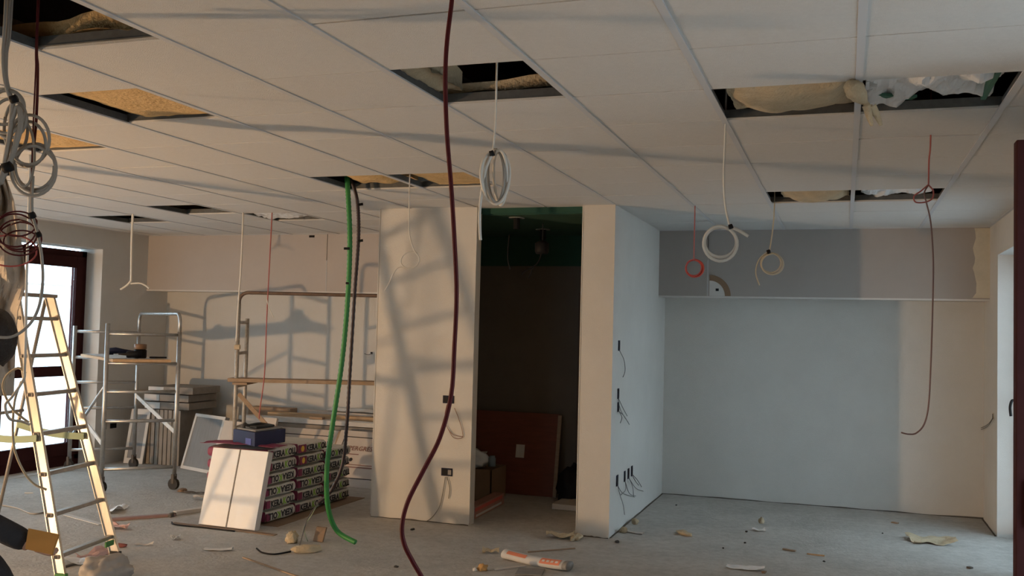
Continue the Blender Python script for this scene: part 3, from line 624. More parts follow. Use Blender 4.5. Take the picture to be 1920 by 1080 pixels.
for c_ in range(3):
    for r_ in range(6):
        if c_ == 2 and r_ == 5: continue
        loc = Vector((BX + .012*nz((c_*3, r_*5, 0), 1.3), BY0 + c_*.475 + .012*nz((c_, r_*2, 8), 1.7), .056 + r_*.101))
        e = empty('cement_bag', loc, f'white tile adhesive bag, {ords[r_]} layer of the {cols[c_]}', 'cement bag', 'adhesive bags stacked beside the wrapped pack')
        if proto is None: proto = bag_mesh().build('sack', [bag_w, magenta]); proto.parent = e; o = proto; wd = o.modifiers.new('weld', 'WELD'); wd.merge_threshold = .0005
        else: o = proto.copy(); COL.objects.link(o); o.parent = e
        rz = .10*nz((c_*7, r_*3, 2), 1.9); ry = 0
        e.rotation_euler = (0, 0, rz)
        fl = flipd.get((r_, c_), 0); face = .299; yd = -1 if fl else 1; zd = -1 if fl else 1
        def tx(body, m, off, sz=.072):
            t = bpy.data.objects.new('lettering', text_mesh(body, sz, m, .0026)); COL.objects.link(t); t.parent = e
            X = Vector((0, yd, 0)); Y = Vector((0, 0, zd)); Z = X.cross(Y)
            ls = Vector((face+.002, yd*off, -.026*zd)); t.matrix_basis = Matrix(((X.x,Y.x,Z.x,ls.x),(X.y,Y.y,Z.y,ls.y),(X.z,Y.z,Z.z,ls.z),(0,0,0,1)))
        st = -.165 if not (c_ == 1 and r_ > 3) else -.11
        tx('KERA', ink, st); tx('K', ink_g, st+.183, .076); tx('OLL', ink, st+.234)
        if c_ == 1 and r_ > 3:
            b = MB(); b.box((face-.004, -.226, -.034), (face+.003, -.115, .034)); o2 = b.build('logo_panel', magenta, e); o2.matrix_parent_inverse = Matrix()
            b = MB(); b.add([(face+.004, -.17+.026*math.cos(2*PI*k/16), .026*math.sin(2*PI*k/16)) for k in range(16)], [tuple(range(16))]); o2 = b.build('sun_emblem', sun_y, e); o2.matrix_parent_inverse = Matrix()
        else:
            b = MB(); b.box((face-.006, -.226, -.030), (face+.0015, -.172, .030)); o2 = b.build('logo_panel', magenta, e); o2.matrix_parent_inverse = Matrix()
b = MB(); b.grid(lambda u, t: (-5.06+.70*u, 6.79+.22*t, .632+.014*nz((u*5, t*3, 2))+.012*math.sin(u*3)), 12, 5, thick=.003); tag(b.build('empty_bag', magenta), 'flattened magenta empty bag on the stack behind the wrapped pack', 'bag')
b = MB(); b.obox((-5.02, 6.80, -.0), (.72, 0, 0), (0, 1.5, 0), (0, 0, .004)); tag(b.build('cardboard_underlay', carton), 'flattened cardboard lying under the cement bags', 'cardboard')
# white wrapped pack leaning on the bags
e, o, x, u, n = leaning('wrapped_pack', (-4.90, 6.595, .008), (-4.36, 6.575, .008), .60, .15, .062, carton_w, None, 'white film-wrapped pack leaning against the front of the cement bags', cat='pack')
Hh = math.hypot(.6, .15)
for s0 in (.0, .275):
    b = MB(); b.grid(lambda a, t, s0=s0: o + x*(s0+.004+.262*a) + u*(.004+(Hh-.008)*t) + n*(.004+.0025*nz((a*4, t*5, s0*9))), 12, 20, thick=.003); b.build('wrapped_face', M('bright_wrapped_white', (.88, .90, .92), .4, var=.04, vs=10), e)
b = MB(); b.obox(o + x*.266 + n*.002, x*.009, n*.006, u*Hh); b.build('strap', grey_c, e)
b = MB(); b.obox((-5.12, 6.535, .001), (.98, -.03, 0), (0, .05, 0), (0, 0, .006)); tag(b.build('wood_strip', carton), 'flat brown strip under the foot of the wrapped pack', 'board')
# blue case on top of the bags
zt_ = .634
cn = atZ(477, 838, zt_); bx_ = (atZ(535, 829, zt_) - cn); by_ = (atZ(430, 829, zt_) - cn)
if bx_.length > .55: bx_ *= .55/bx_.length
if by_.length > .34: by_ *= .34/by_.length
e = empty('tool_case', cn + (bx_+by_)/2, 'dark blue plastic tool case with dusty top on the cement bags', 'tool case')
b = MB(); b.obox(cn, bx_, by_, ZV*.115); b.build('case_body', blue_c, e, bevel=.006)
b = MB(); b.obox(cn + bx_*.06 + by_*.06 + ZV*.1155, bx_*.88, by_*.88, ZV*.012); b.build('lid', grey_c, e, bevel=.006)
b = MB(); b.obox(cn + bx_*.22 + by_*.25 + ZV*.128, bx_*.6, by_*.35, ZV*.02); b.build('lid_recess', rubber, e, bevel=.008)
b = MB(); b.tube(smoothpath([cn + bx_*.10 + by_*.65 + ZV*.13, cn + bx_*.12 + by_*.65 + ZV*.165, cn + bx_*.2 + by_*.6 + ZV*.15, cn + bx_*.5 + by_*.55 + ZV*.155, cn + bx_*.9 + by_*.55 + ZV*.13], 5), .012, 8); b.build('handle', rubber, e, True)
b = MB(); b.obox(cn + by_*.15 + ZV*.01 - bx_.normalized()*.004, bx_.normalized()*.004, by_*.25, ZV*.05); b.build('latch', M('blue_latch', (.07, .08, .3), .5), e)

# ------------------------------------------------------------------ hanging cables, hoses, coils
def cable(name, pts, r, m, label, cat='cable', n=8, k=6, parent=None, group=None):
    b = MB(); b.tube(smoothpath(pts, k), r, n); o = b.build(name, m, parent, True)
    if parent is None: tag(o, label, cat, group)
    return o
def pxs(L, D): return [atD(u, v, D) for u, v in L]
def loops(cu, cv, rx, ry, D, turns, sd, a0=PI/2, jit=.12, n=14, dj=.012, drift=(0, 0)):
    P = []
    for k in range(int(turns*n)+1):
        t = k/n; a = a0 + 2*PI*t; j = 1 + jit*nz((math.floor(t)*2.1+.3, sd, t*.6))
        P.append(atD(cu + drift[0]*t + rx*j*math.cos(a) + 2*nz((t*1.7, sd, 1)), cv + drift[1]*t - ry*j*math.sin(a), D + dj*math.sin(t*2.3+sd)))
    return P
def tie(u, v, D, s, par): b = MB(); p = atD(u, v, D); b.tube([p - CR*s*.7 - ZV*s*.2, p, p + CR*s*.7 + ZV*s*.3], s, 8); b.build('cable_tie', black_p, par, True)
ztop_ = lambda u, v, D: Vector((atD(u, v, D).x, atD(u, v, D).y, 3.125))
# thick dark red conduit in front
P = [(847, 3), (838, 80), (835, 150), (838, 250), (846, 350), (852, 450), (856, 550), (852, 650), (846, 740), (825, 820), (795, 880), (765, 940), (754, 985), (758, 1020), (775, 1055), (797, 1095), (830, 1180), (858, 1290), (870, 1400), (868, 1520)]
pp = pxs(P, 2.98); pp = [pp[0] + ZV*.05 - (pp[1]-pp[0])*.1] + pp + [Vector((pp[-1].x+.1, pp[-1].y, .02)), Vector((pp[-1].x+.5, pp[-1].y-.1, .014))]
cable('hanging_conduit', pp, .0075, cond_r, 'long dark red conduit hanging from ceiling to floor in the foreground', 'conduit')
# green and black hoses
e = empty('green_hose', atD(667, 1020, 7.25), 'bright green corrugated hose hanging from the ceiling to the floor', 'hose')
P = [(650, 330, 7.15), (652, 352, 7.12), (656, 450, 7.1), (652, 560, 7.1), (641, 680, 7.1), (623, 800, 7.1), (613, 880, 7.1), (615, 950, 7.15), (632, 995, 7.25)]
gp = [atD(*q) for q in P] + [atZ(667, 1017, .02)]; sp = smoothpath(gp, 26)
b = MB(); b.tube(sp, .019, 10, rads=[.0205 if k % 2 else .0175 for k in range(len(sp))]); b.build('hose', cond_g, e, True)
b = MB(); p_ = atD(648, 466, 7.08); b.tube([p_ - CR*.012, p_ + CR*.03], .009, 8); b.build('clip', black_p, e)
b = MB(); p_ = atD(651, 531, 7.08); b.tube([p_ - CR*.01, p_ + CR*.012], .008, 8); b.build('clip', black_p, e)
e = empty('black_hose', atD(600, 940, 7.2), 'black corrugated hose hanging beside the green hose', 'hose')
P = [(655, 330), (665, 356), (671, 388), (672, 450), (665, 550), (656, 700), (650, 800), (642, 870), (622, 918), (598, 942)]
sp = smoothpath([atD(u, v, 7.2) for u, v in P], 22); b = MB(); b.tube(sp, .013, 10, rads=[.015 if k % 2 else .0125 for k in range(len(sp))]); b.build('hose', cond_k, e, True)
for u, v in ((676, 384), (676, 452)): b = MB(); p_ = atD(u, v, 7.18); b.tube([p_ - CR*.015, p_ + CR*.018 + ZV*.006], .01, 8); b.build('clip', black_p, e)
cable('hose_wire', [atD(598, 942, 7.2), atD(578, 970, 7.15), atD(568, 1000, 7.15), atZ(562, 1022, .006)], .004, wire_g, 'thin dark wire coming out of the black hose end', parent=e)
cable('hose_wire', [atD(598, 942, 7.2), atD(584, 966, 7.18), atD(570, 990, 7.2), atZ(577, 1015, .006)], .003, strap_g, '', parent=e)
# white coil below the central opening
e = empty('cable_coil', atD(931, 332, 3.8), 'white cable coil tied up below the dark central ceiling opening', 'cable')
cable('cable_drop', [ztop_(932, 128, 3.85)] + pxs([(931, 150), (929, 230), (924, 286)], 3.82), .0042, wire_w, '', parent=e)
for q, (rx, cu, tilt) in enumerate(((25, 930, 0), (22, 934, 1), (27, 931, 2), (17, 929, 3), (12, 936, 4))):
    cable('cable_loop', [atD(cu + rx*math.cos(a)*(1 - .15*math.sin(a)) + 3*math.sin(a*.5+q), 333 + (48+q*.8)*math.sin(a) - (2 if q % 2 else 0), 3.8 + .03*math.cos(a+q)) for a in [PI*1.5 + 2*PI*k/22 for k in range(23)]], .0062, wire_w if q % 2 == 0 else wire_gr, '', parent=e, k=3)
cable('cable_tail', pxs([(924, 286), (910, 320), (902, 370), (899, 410), (901, 450)], 3.78), .0062, wire_w, '', parent=e)
tie(922, 288, 3.78, .012, e)
# white coil right
e = empty('cable_coil', atD(1352, 456, 4.7), 'round white conduit loop hanging in front of the right bulkhead', 'cable')
cable('cable_drop', [ztop_(1361, 240, 4.68)] + pxs([(1360, 240), (1357, 330), (1360, 385), (1368, 424)], 4.68), .005, wire_w, '', parent=e)
cable('cable_loop', loops(1351, 454, 30, 28, 4.69, 1.02, 3, a0=PI/3.2, jit=.04), .0075, wire_w, '', parent=e, k=2)
cable('cable_loop', loops(1351, 457, 31, 33, 4.67, 1.02, 4, a0=PI/3.0, jit=.04), .0075, wire_w, '', parent=e, k=2)
cable('cable_tail', pxs([(1366, 424), (1385, 432), (1403, 443)], 4.66), .008, wire_w, '', parent=e)
tie(1370, 425, 4.64, .012, e)
# small red coil
e = empty('cable_coil', atD(1301, 502, 7.7), 'small red wire ring hanging left of the white conduit loop', 'cable')
cable('cable_drop', [ztop_(1303, 388, 7.7)] + pxs([(1303, 388), (1302, 440), (1301, 486)], 7.7), .0045, wire_pk, '', parent=e)
for q in range(4): cable('cable_loop', loops(1301+q*.5, 502+q*.4, 14+q, 14.5+q*.6, 7.7, 1.02, q+5), .006, wire_r, '', parent=e, k=2)
# cream coil
e = empty('cable_coil', atD(1448, 493, 7.5), 'cream wire coil hanging right of the white conduit loop', 'cable')
cable('cable_drop', [ztop_(1452, 383, 7.45)] + pxs([(1452, 383), (1449, 430), (1443, 470)], 7.45), .005, wire_y, '', parent=e)
for q in range(3): cable('cable_loop', loops(1446+q*1.5, 493+q*1.2, 19+q, 19+q*.6, 7.45, 1.03, q+9), .006, wire_y, '', parent=e, k=2)
cable('cable_tail', pxs([(1440, 472), (1424, 486), (1417, 510), (1424, 535)], 7.44), .005, wire_y, '', parent=e)
tie(1441, 472, 7.43, .016, e)
# long dusty red cable right
e = empty('hanging_cable', atD(1741, 345, 4.85), 'long dusty red cable with a loose knot hanging on the right', 'cable')
cable('cable_drop', [ztop_(1745, 256, 4.84)] + pxs([(1745, 257), (1742, 300), (1741, 346)], 4.84), .004, wire_pk, '', parent=e)
cable('knot_loop', pxs([(1741, 346), (1727, 358), (1714, 368), (1717, 379), (1735, 379), (1748, 372), (1750, 358), (1741, 347)], 4.84), .0038, wire_pk, '', parent=e)
cable('cable_end', pxs([(1741, 347), (1733, 362), (1737, 380), (1744, 410), (1748, 450), (1750, 505), (1748, 600), (1745, 690), (1741, 760), (1733, 795), (1718, 812), (1703, 814), (1690, 811)], 4.84), .0038, M('grey_red_wire', (.22, .13, .12), .6), '', parent=e)
# white wire in front of the partition
e = empty('hanging_wire', atD(768, 487, 6.7), 'thin white wire with a loop hanging in front of the partition', 'cable')
cable('wire_drop', [ztop_(768, 345, 6.7)] + pxs([(768, 345), (767, 400), (768, 440), (776, 468), (786, 484), (780, 499), (764, 503), (752, 494), (755, 480), (768, 472), (782, 474)], 6.7), .0045, wire_w, '', parent=e)
cable('wire_end', pxs([(764, 503), (748, 501), (738, 512), (730, 530), (721, 546)], 6.7), .0045, wire_w, '', parent=e)
# wires in the left bay
cable('hanging_wire', [ztop_(510, 402, 8.9)] + pxs([(510, 402), (506, 480), (500, 600), (496, 700), (487, 770), (486, 785)], 8.9), .0055, wire_pk, 'thin red wire hanging in the left bay', 'cable')
cable('hanging_wire', [ztop_(456, 402, 8.95)] + pxs([(456, 402), (452, 500), (447, 570), (443, 640)], 8.95), .008, wire_w, 'thin white cable hanging down to the tall scaffold rail', 'cable')
cable('hanging_wire', pxs([(500, 560), (504, 575), (513, 595)], 8.88), .004, wire_w, 'short white wire end beside the red wire in the left bay', 'cable')
e = empty('hanging_cable', atD(249, 405, 9.3), 'white cable splitting into two ends above the scaffold tower', 'cable')
cable('cable_drop', [ztop_(249, 403, 9.3)] + pxs([(249, 403), (247, 450), (246, 528)], 9.3), .011, wire_w, '', parent=e)
cable('cable_end', pxs([(246, 526), (238, 535), (226, 543)], 9.3), .010, wire_w, '', parent=e); cable('cable_end', pxs([(245, 532), (262, 531), (272, 535), (280, 541)], 9.3), .008, wire_w, '', parent=e)
# bundle at the upper left
e = empty('conduit_bundle', atD(20, 200, 3.3), 'grey conduits coiled in many loops at the upper left', 'conduit')
for q, off in enumerate((-4, 2, 7)):
    cable('conduit_drop', [ztop_(14+off, 28, 3.28)] + pxs([(13+off, 40), (8+off*.7, 100), (10+off*.5, 150), (22+off*.4, 190)], 3.28+.012*q), .0048, wire_gr, '', parent=e)
for q, (cu, cv, rx, ry) in enumerate(((12, 210, 34, 40), (18, 222, 30, 36), (6, 200, 40, 34), (30, 240, 22, 48), (55, 262, 38, 46), (52, 270, 33, 42), (64, 315, 40, 44), (66, 312, 37, 42), (62, 320, 42, 46), (45, 290, 20, 60))):
    cable('conduit_loop', loops(cu, cv, rx, ry, 3.28+.014*(q % 4), 1.03, q+20, a0=q*.9, jit=.05), .0055 if q != 9 else .0045, wire_gr, '', parent=e, k=2)
for L in ([(24, 190), (20, 240), (12, 290), (4, 330), (-6, 350)], [(20, 230), (34, 200), (38, 240), (20, 300), (0, 345)]): cable('conduit_tail', pxs(L, 3.25), .0085, wire_gr, '', parent=e)
tie(26, 186, 3.24, .014, e); tie(14, 314, 3.22, .018, e)
e = empty('cable_coil', atD(38, 430, 3.35), 'dark red cables knotted in a loose coil above the ladder', 'cable')
for q, off in enumerate((0, 3, 5)): cable('cable_drop', [ztop_(68+off*.5, 62, 3.32)] + pxs([(68+off*.5, 66), (67+off, 130), (63+off*1.3, 220), (60+off*.5, 300), (58, 390), (62, 420)], 3.30+.008*q), .0026, cond_r, '', parent=e)
for q, (cu, cv, rx, ry, a0) in enumerate(((32, 420, 38, 24, .3), (28, 432, 40, 32, .8), (34, 440, 36, 28, 1.5), (36, 448, 40, 30, 2.0), (40, 452, 34, 20, 2.8), (20, 470, 50, 30, .2))):
    cable('cable_loop', loops(cu, cv, rx, ry, 3.32+.01*q, 1.04, q+40, a0=a0, jit=.08), .003, cond_r if q < 5 else wire_r, '', parent=e, k=2)
tie(60, 404, 3.28, .012, e); tie(72, 440, 3.28, .010, e)
cable('hanging_cable', pxs([(62, 330), (60, 395), (70, 435), (78, 480), (80, 530), (72, 578), (52, 612), (20, 632), (-20, 630)], 3.3), .005, wire_gr, 'grey cable curving down from the red coil to the ladder top', 'cable')
cable('hanging_cable', pxs([(57, 290), (54, 400), (50, 520), (48, 640), (46, 690), (44, 712), (22, 745), (10, 760), (18, 785), (40, 790), (56, 796)], 4.3) , .006, wire_w, 'thin white cable dropping in front of the ladder rungs', 'cable')
cable('hanging_cable', pxs([(48, 700), (34, 690), (12, 705), (6, 730), (22, 765), (38, 780), (54, 792)], 4.32) , .0055, wire_y, 'cream cable loop on the left ladder rail', 'cable')
cable('hanging_cable', pxs([(40, 715), (28, 750), (24, 800), (28, 845), (45, 885), (65, 908), (87, 918)], 4.34) , .0052, wire_y, 'cream cable end trailing below the left ladder rail', 'cable')
# cream sheet hanging at the left edge
e = empty('hanging_sheet', atD(10, 330, 4.6), 'crumpled cream sheet hanging at the left edge beside the door', 'sheet')
def sheetp(u, t):
    v = 322 + 420*t; lft = -18 - 62*min(1, t*2.2); rgt = [8, 26, 36, 45, 50, 34, 30, 28, 26][min(8, int(t*8))]; nx_ = [26, 36, 45, 50, 34, 30, 28, 26, 26][min(8, int(t*8))]; f_ = t*8-int(t*8); rgt = rgt + (nx_-rgt)*f_
    return atD(lft + (rgt-lft)*u, v, 4.75 + .10*nz((u*3.2, t*5, 0), 1, 3) + .05*nz((u*9, t*11, 2)))
b = MB(); b.grid(sheetp, 26, 40, thick=.004); b.build('sheet', sheet_m, e)
p_ = atD(13, 320, 4.7); b = MB(); b.tube([p_ - CR*.02, p_ + CR*.03 + ZV*.01], .03, 8); b.build('black_tie', black_p, e)
b = MB(); b.tube([p_, Vector((p_.x, p_.y, ZC))], .006, 6); b.build('hanging_cord', wire_gr, e)

# ------------------------------------------------------------------ electrical boxes
def wbox(plane, u, v, w_, h_, label, wires, name='electrical_box', m=navy_box, wm=wire_g, wr=.0028):
    if plane == 'P': c = atY(u, v, YP); ex, nn = Vector((1, 0, 0)), Vector((0, -1, 0)); f = lambda a, b_: atY(a, b_, YP-.012)
    elif plane == 'D': c = atX(u, v, XD1); ex, nn = Vector((0, 1, 0)), Vector((1, 0, 0)); f = lambda a, b_: atX(a, b_, XD1+.02)
    elif plane == 'R': c = atX(u, v, XR); ex, nn = Vector((0, 1, 0)), Vector((-1, 0, 0)); f = lambda a, b_: atX(a, b_, XR-.02)
    else: c = atX(u, v, XL); ex, nn = Vector((0, 1, 0)), Vector((1, 0, 0)); f = lambda a, b_: atX(a, b_, XL+.02)
    e = empty(name, c, label, 'electrical box')
    b = MB(); b.obox(c - ex*w_/2 - ZV*h_/2 + nn*.001, ex*w_, nn*.006, ZV*h_); b.build('box', m, e, bevel=.002)
    b = MB(); b.obox(c - ex*w_*.4 - ZV*h_*.36 + nn*.0072, ex*w_*.8, nn*.001, ZV*h_*.72); b.build('recess', black_p, e)
    for L in wires:
        b = MB(); b.tube(smoothpath([f(a, b_) for a, b_ in L], 6), wr, 6); b.build('wire', wm, e, True)
    return e, c, ex, nn
e, c, ex, nn = wbox('P', 841, 749, .10, .065, 'upper black double socket box on the partition', [[(838, 758), (834, 780), (838, 800), (850, 815), (868, 819)], [(852, 765), (860, 785), (868, 815), (862, 822), (850, 820), (840, 804)]], wm=M('copper_wire', (.25, .12, .09), .6), wr=.0024)
e, c, ex, nn = wbox('P', 838, 885, .10, .065, 'lower black double socket box on the partition', [[(835, 894), (830, 925), (824, 950), (810, 970), (795, 979), (778, 980)], [(838, 894), (843, 915), (841, 935)]])
b = MB(); b.obox(c + ex*.012 - ZV*.02 + nn*.008, ex*.03, nn*.002, ZV*.04); b.build('terminal', grey_c, e)
wbox('D', 1160, 648, .05, .085, 'single black box highest on the divider wall', [[(1162, 658), (1170, 675), (1172, 695), (1168, 707)]])
wbox('D', 1158.5, 738, .05, .085, 'upper box of the pair on the divider wall', [[(1160, 748), (1168, 765), (1176, 780)], [(1159, 748), (1164, 770), (1178, 792)]])
wbox('D', 1158.5, 763, .05, .08, 'lower box of the pair on the divider wall', [[(1160, 770), (1166, 782), (1163, 793)], [(1159, 770), (1170, 780), (1180, 796)]])
wbox('D', 1156.5, 901, .06, .09, 'box nearest the corner in the low row on the divider wall', [[(1158, 910), (1163, 930), (1168, 945), (1171, 965)], [(1158, 910), (1168, 925), (1190, 932)]])
wbox('D', 1170.5, 893, .05, .09, 'second box from the corner in the low row on the divider', [[(1172, 902), (1173, 918), (1164, 928)], [(1172, 902), (1180, 925), (1192, 930)]])
wbox('D', 1177.5, 888, .05, .09, 'third box from the corner in the low row on the divider', [[(1179, 896), (1186, 912), (1188, 932)], [(1179, 896), (1192, 915), (1206, 921)]])
wbox('D', 1184, 883, .05, .09, 'fourth box from the corner in the low row on the divider', [[(1186, 890), (1195, 900), (1203, 913)], [(1185, 890), (1192, 903), (1198, 910)]])
wbox('L', 194, 799, .08, .08, 'left of two black boxes low on the left wall', [], m=black_p)
wbox('L', 212, 797, .10, .07, 'right of two black boxes low on the left wall', [], m=black_p)
wbox('R', 1863, 780, .05, .05, 'small wall outlet with loose wires by the right window', [[(1862, 782), (1855, 793), (1845, 800), (1833, 804)], [(1862, 784), (1852, 799), (1838, 806)]], m=plaster_raw)
wbox('P', 697, 662, .02, .02, 'tiny wire stub at the left edge of the partition', [[(697, 663), (690, 665), (683, 663)]])
# round duct cut-out in the right bulkhead
c = atY(1330, 556, YB); e = empty('duct_cutout', c, 'quarter round duct cut-out at the bottom of the right bulkhead', 'duct')
def arc(r0, r1, y0, y1, m, nm, a1=PI*.5):
    b = MB(); n = 14; V = []
    for k in range(n+1):
        a = a1*k/n
        for r in (r0, r1):
            for y in (y0, y1): V.append((c.x + r*math.cos(a), y, max(2.012, 2.012 + r*math.sin(a))))
    F = []
    for k in range(n): q = k*4; F += [(q, q+2, q+6, q+4), (q+1, q+5, q+7, q+3), (q+2, q+3, q+7, q+6), (q, q+4, q+5, q+1)]
    b.add(V, F); b.build(nm, m, e)
arc(.001, .155, YB-.003, YB-.001, paper_w, 'white_liner'); arc(.150, .205, YB-.006, YB-.001, carton, 'cut_edge')
b = MB(); b.obox((c.x+.06, YB-.006, 2.06), (.03, 0, 0), (0, .003, 0), (0, 0, .025)); b.build('black_plug', black_p, e)
b = MB(); b.box((atY(580, 440, YB).x, YB-.004, 2.62), (atY(590, 440, YB).x, YB-.001, 2.645)); tag(b.build('board_clip', black_p), 'small dark clip high on the left bulkhead', 'clip')

# ------------------------------------------------------------------ things in the dark room
e, o, x, u, n = leaning('leaning_board', (-3.66, 9.16, .003), (-2.68, 9.16, .003), .80, .14, .03, red_board, None, 'red-brown wooden board leaning at the back of the dark room', cat='board')
b = MB(); b.obox(o + x*.97 + n*.002, x*.035, n*.02, u*.80); b.build('edge_batten', pine_d, e)
b = MB(); b.obox(o + x*.55 + u*.36 + n*.002, x*.09, n*.002, u*.13); b.build('white_sticker', paper_w, e)
bxo = Vector((-3.66, 8.62, .003)); e = empty('cardboard_box', bxo, 'open brown cardboard box on the dark room floor', 'box')
for o_, a_, b_ in ((bxo, (.52, 0, 0), (0, .012, 0)), (bxo + Vector((0, .40, 0)), (.52, 0, 0), (0, .012, 0)), (bxo, (.012, 0, 0), (0, .40, 0)), (bxo + Vector((.508, 0, 0)), (.012, 0, 0), (0, .40, 0))):
    b = MB(); b.obox(o_, a_, b_, (0, 0, .30)); b.build('side', carton, e)
b = MB(); b.obox(bxo, (.52, 0, 0), (0, .4, 0), (0, 0, .01)); b.build('bottom', carton, e)
def lump(name, c, s, m, label, cat, sd=1, sub=3, amp=.35, flat=True):
    if name in ('insulation_scrap', 'plaster_crumb', 'rubble_lump', 'black_bit'): s = tuple(q*.72 for q in s)
    bm = bmesh.new(); bmesh.ops.create_icosphere(bm, subdivisions=sub, radius=1)
    for v in bm.verts:
        d = 1 + amp*1.3*nz(v.co*1.6, 1, sd) + amp*.9*nz(v.co*3.6, 1, sd+2) + amp*.5*nz(v.co*8, 1, sd+4); q = v.co*d
        v.co = Vector((q.x*s[0], q.y*s[1], max(q.z, -.55)*s[2]))
    zmin = min(v.co.z for v in bm.verts)
    for v in bm.verts: v.co.z -= zmin
    me = bpy.data.meshes.new(name); bm.to_mesh(me); bm.free(); me.materials.append(m); me.polygons.foreach_set('use_smooth', [True]*len(me.polygons))
    o = bpy.data.objects.new(name, me); COL.objects.link(o); o.location = (c[0], c[1], c[2]+.002); o.rotation_euler[2] = sd*1.3
    return tag(o, label, cat)
lump('plastic_bag', (-3.44, 8.82, .30), (.2, .15, .11), poly_w, 'pale plastic bag heaped on the cardboard box in the dark room', 'bag', 2)
b = MB(); q = Vector((-3.36, 8.45, .315)); b.lathe([(.035, 0), (.035, .08), (.028, .085), (.028, .1)], (-3.19, 8.76, .32), 14); tag(b.build('small_jar', M('dull_blue', (.22, .30, .36), .6), smooth=True), 'small blue-grey jar beside the pale bag in the dark room', 'jar')
# long red and white carton by the jamb
q0 = atZ(889, 974, .003); q1 = atZ(945, 944, .003); d_ = (q1-q0); d_.z = 0
e = empty('long_carton', q0, 'long red and white carton with a blue end behind the partition jamb', 'carton'); nrm = Vector((-d_.y, d_.x, 0)).normalized()
b = MB(); b.obox(q0, d_, nrm*.10, ZV*.10); b.build('carton_body', M('pale_red_carton', (.45, .24, .19), .8, var=.15, vs=9), e)
b = MB(); b.obox(q0 - d_.normalized()*.10, d_.normalized()*.10, nrm*.10, ZV*.11); b.build('blue_end', M('pale_blue_wrap', (.22, .34, .50), .5), e)
b = MB(); b.obox(q0 + d_*.02 + nrm*-.001 + ZV*.06, d_*.9, -nrm*.001, ZV*.03); b.build('red_band', ink_r, e)
b = MB(); b.obox(q0 + d_*.05 + nrm*-.001 + ZV*.012, d_*.85, -nrm*.001, ZV*.02); b.build('white_band', paper_w, e)
b = MB(); b.obox((-2.52, 8.55, .003), (.45, 0, 0), (0, .5, 0), (0, 0, .05)); tag(b.build('white_slab', carton_w, bevel=.004), 'pale slab lying at the right side of the dark room', 'slab')
lump('black_sack', (-2.42, 9.0, .003), (.16, .14, .22), black_p, 'black sack slumped in the dark room corner', 'sack', 5)
for (u, v, lab) in ((969, 412, 'left black spotlight hanging from the green ceiling'), (1018, 432, 'right black spotlight hanging from the green ceiling')):
    Dd = 8.0 if u < 1000 else 8.25; e = empty('spotlight', atD(u, v, Dd), lab, 'spotlight'); p_ = atZ(u, v-(4 if u < 1000 else 2), 2.598)
    b = MB(); b.lathe([(.07, 0), (.07, -.006), (.05, -.008), (.05, 0)], p_, 16); b.build('white_ring', M('dull_white', (.25, .26, .24), .6), e)
    b = MB(); b.tube([p_, p_ - ZV*.10], .028, 10); b.build('lamp_socket', black_p, e)
p_ = atD(1016, 465, 8.25); e = empty('junction_box', p_, 'black junction box dangling on its cable in the dark doorway', 'junction box')
b = MB(); b.lathe([(.05, -.05), (.06, -.03), (.06, .04), (.03, .06)], p_, 14); b.build('box', black_p, e, True)
for L in ([(1018, 418), (1018, 440), (1017, 455), (1016, 465)], [(1015, 475), (1010, 490), (1000, 500), (985, 508), (978, 515)], [(1000, 500), (994, 515), (990, 522)], [(955, 440), (952, 480), (956, 505)]):
    b = MB(); b.tube(smoothpath(pxs(L, 8.24), 5), .006, 6); b.build('cable', black_p, e, True)

# ------------------------------------------------------------------ litter on the floor
def scrap(name, u, v, w_, d_, rz, m, label, cat='scrap', curl=.02, sd=1, nu=10, nv=6, th=.003, jag=.12):
    c = atZ(u, v, 0); ca, sa_ = math.cos(rz), math.sin(rz)
    b = MB()
    def fn(a, t):
        x = (a-.5)*w_*(1+jag*nz((t*4, sd, 0))); y = (t-.5)*d_*(1+jag*2*nz((a*4, sd, 5)))
        return (c.x + x*ca - y*sa_, c.y + x*sa_ + y*ca, .004 + th + max(0, curl*(.5+nz((a*2.5, t*2.5, sd)))*(.4+abs(a-.5)*1.6)))
    b.grid(fn, nu, nv, thick=th); return tag(b.build(name, m), label, cat)
def stick(name, u0, v0, u1, v1, w_, h_, m, label, cat='wood strip', lift=0):
    a, c = atZ(u0, v0, h_/2+.002), atZ(u1, v1, h_/2+.002+lift); b = MB(); b.beam(a, c, w_, h_); return tag(b.build(name, m), label, cat)
# rolled bag with orange print
a, c = atZ(947, 1036, .045), atZ(1068, 1059, .045); d_ = (c-a)
e = empty('rolled_paper_bag', (a+c)/2 - ZV*.04, 'rolled white paper bag with orange print on the floor before the doorway', 'bag')
sd_ = d_.cross(ZV).normalized(); N = 28
def rb(s0, s1, rs, m, nm):
    b = MB(); n = 16; V = []
    for k in range(N+1):
        s = s0+(s1-s0)*k/N; p_ = a + d_*s - ZV*(.012*math.sin(PI*s))
        for q in range(n):
            t = 2*PI*q/n; r = 1+.05*nz((s*9, math.cos(t), math.sin(t)))
            V.append(p_ + sd_*math.cos(t)*.052*rs*r + ZV*math.sin(t)*.032*rs*r - ZV*.008)
    F = [(k*n+q, k*n+(q+1) % n, (k+1)*n+(q+1) % n, (k+1)*n+q) for k in range(N) for q in range(n)] + [tuple(range(n-1, -1, -1)), tuple(N*n+q for q in range(n))]
    b.add(V, F); return b.build(nm, m, e, True)
rb(0, .94, 1, paper_w, 'bag_roll'); rb(.94, 1.0, .99, grey_c, 'grey_end')
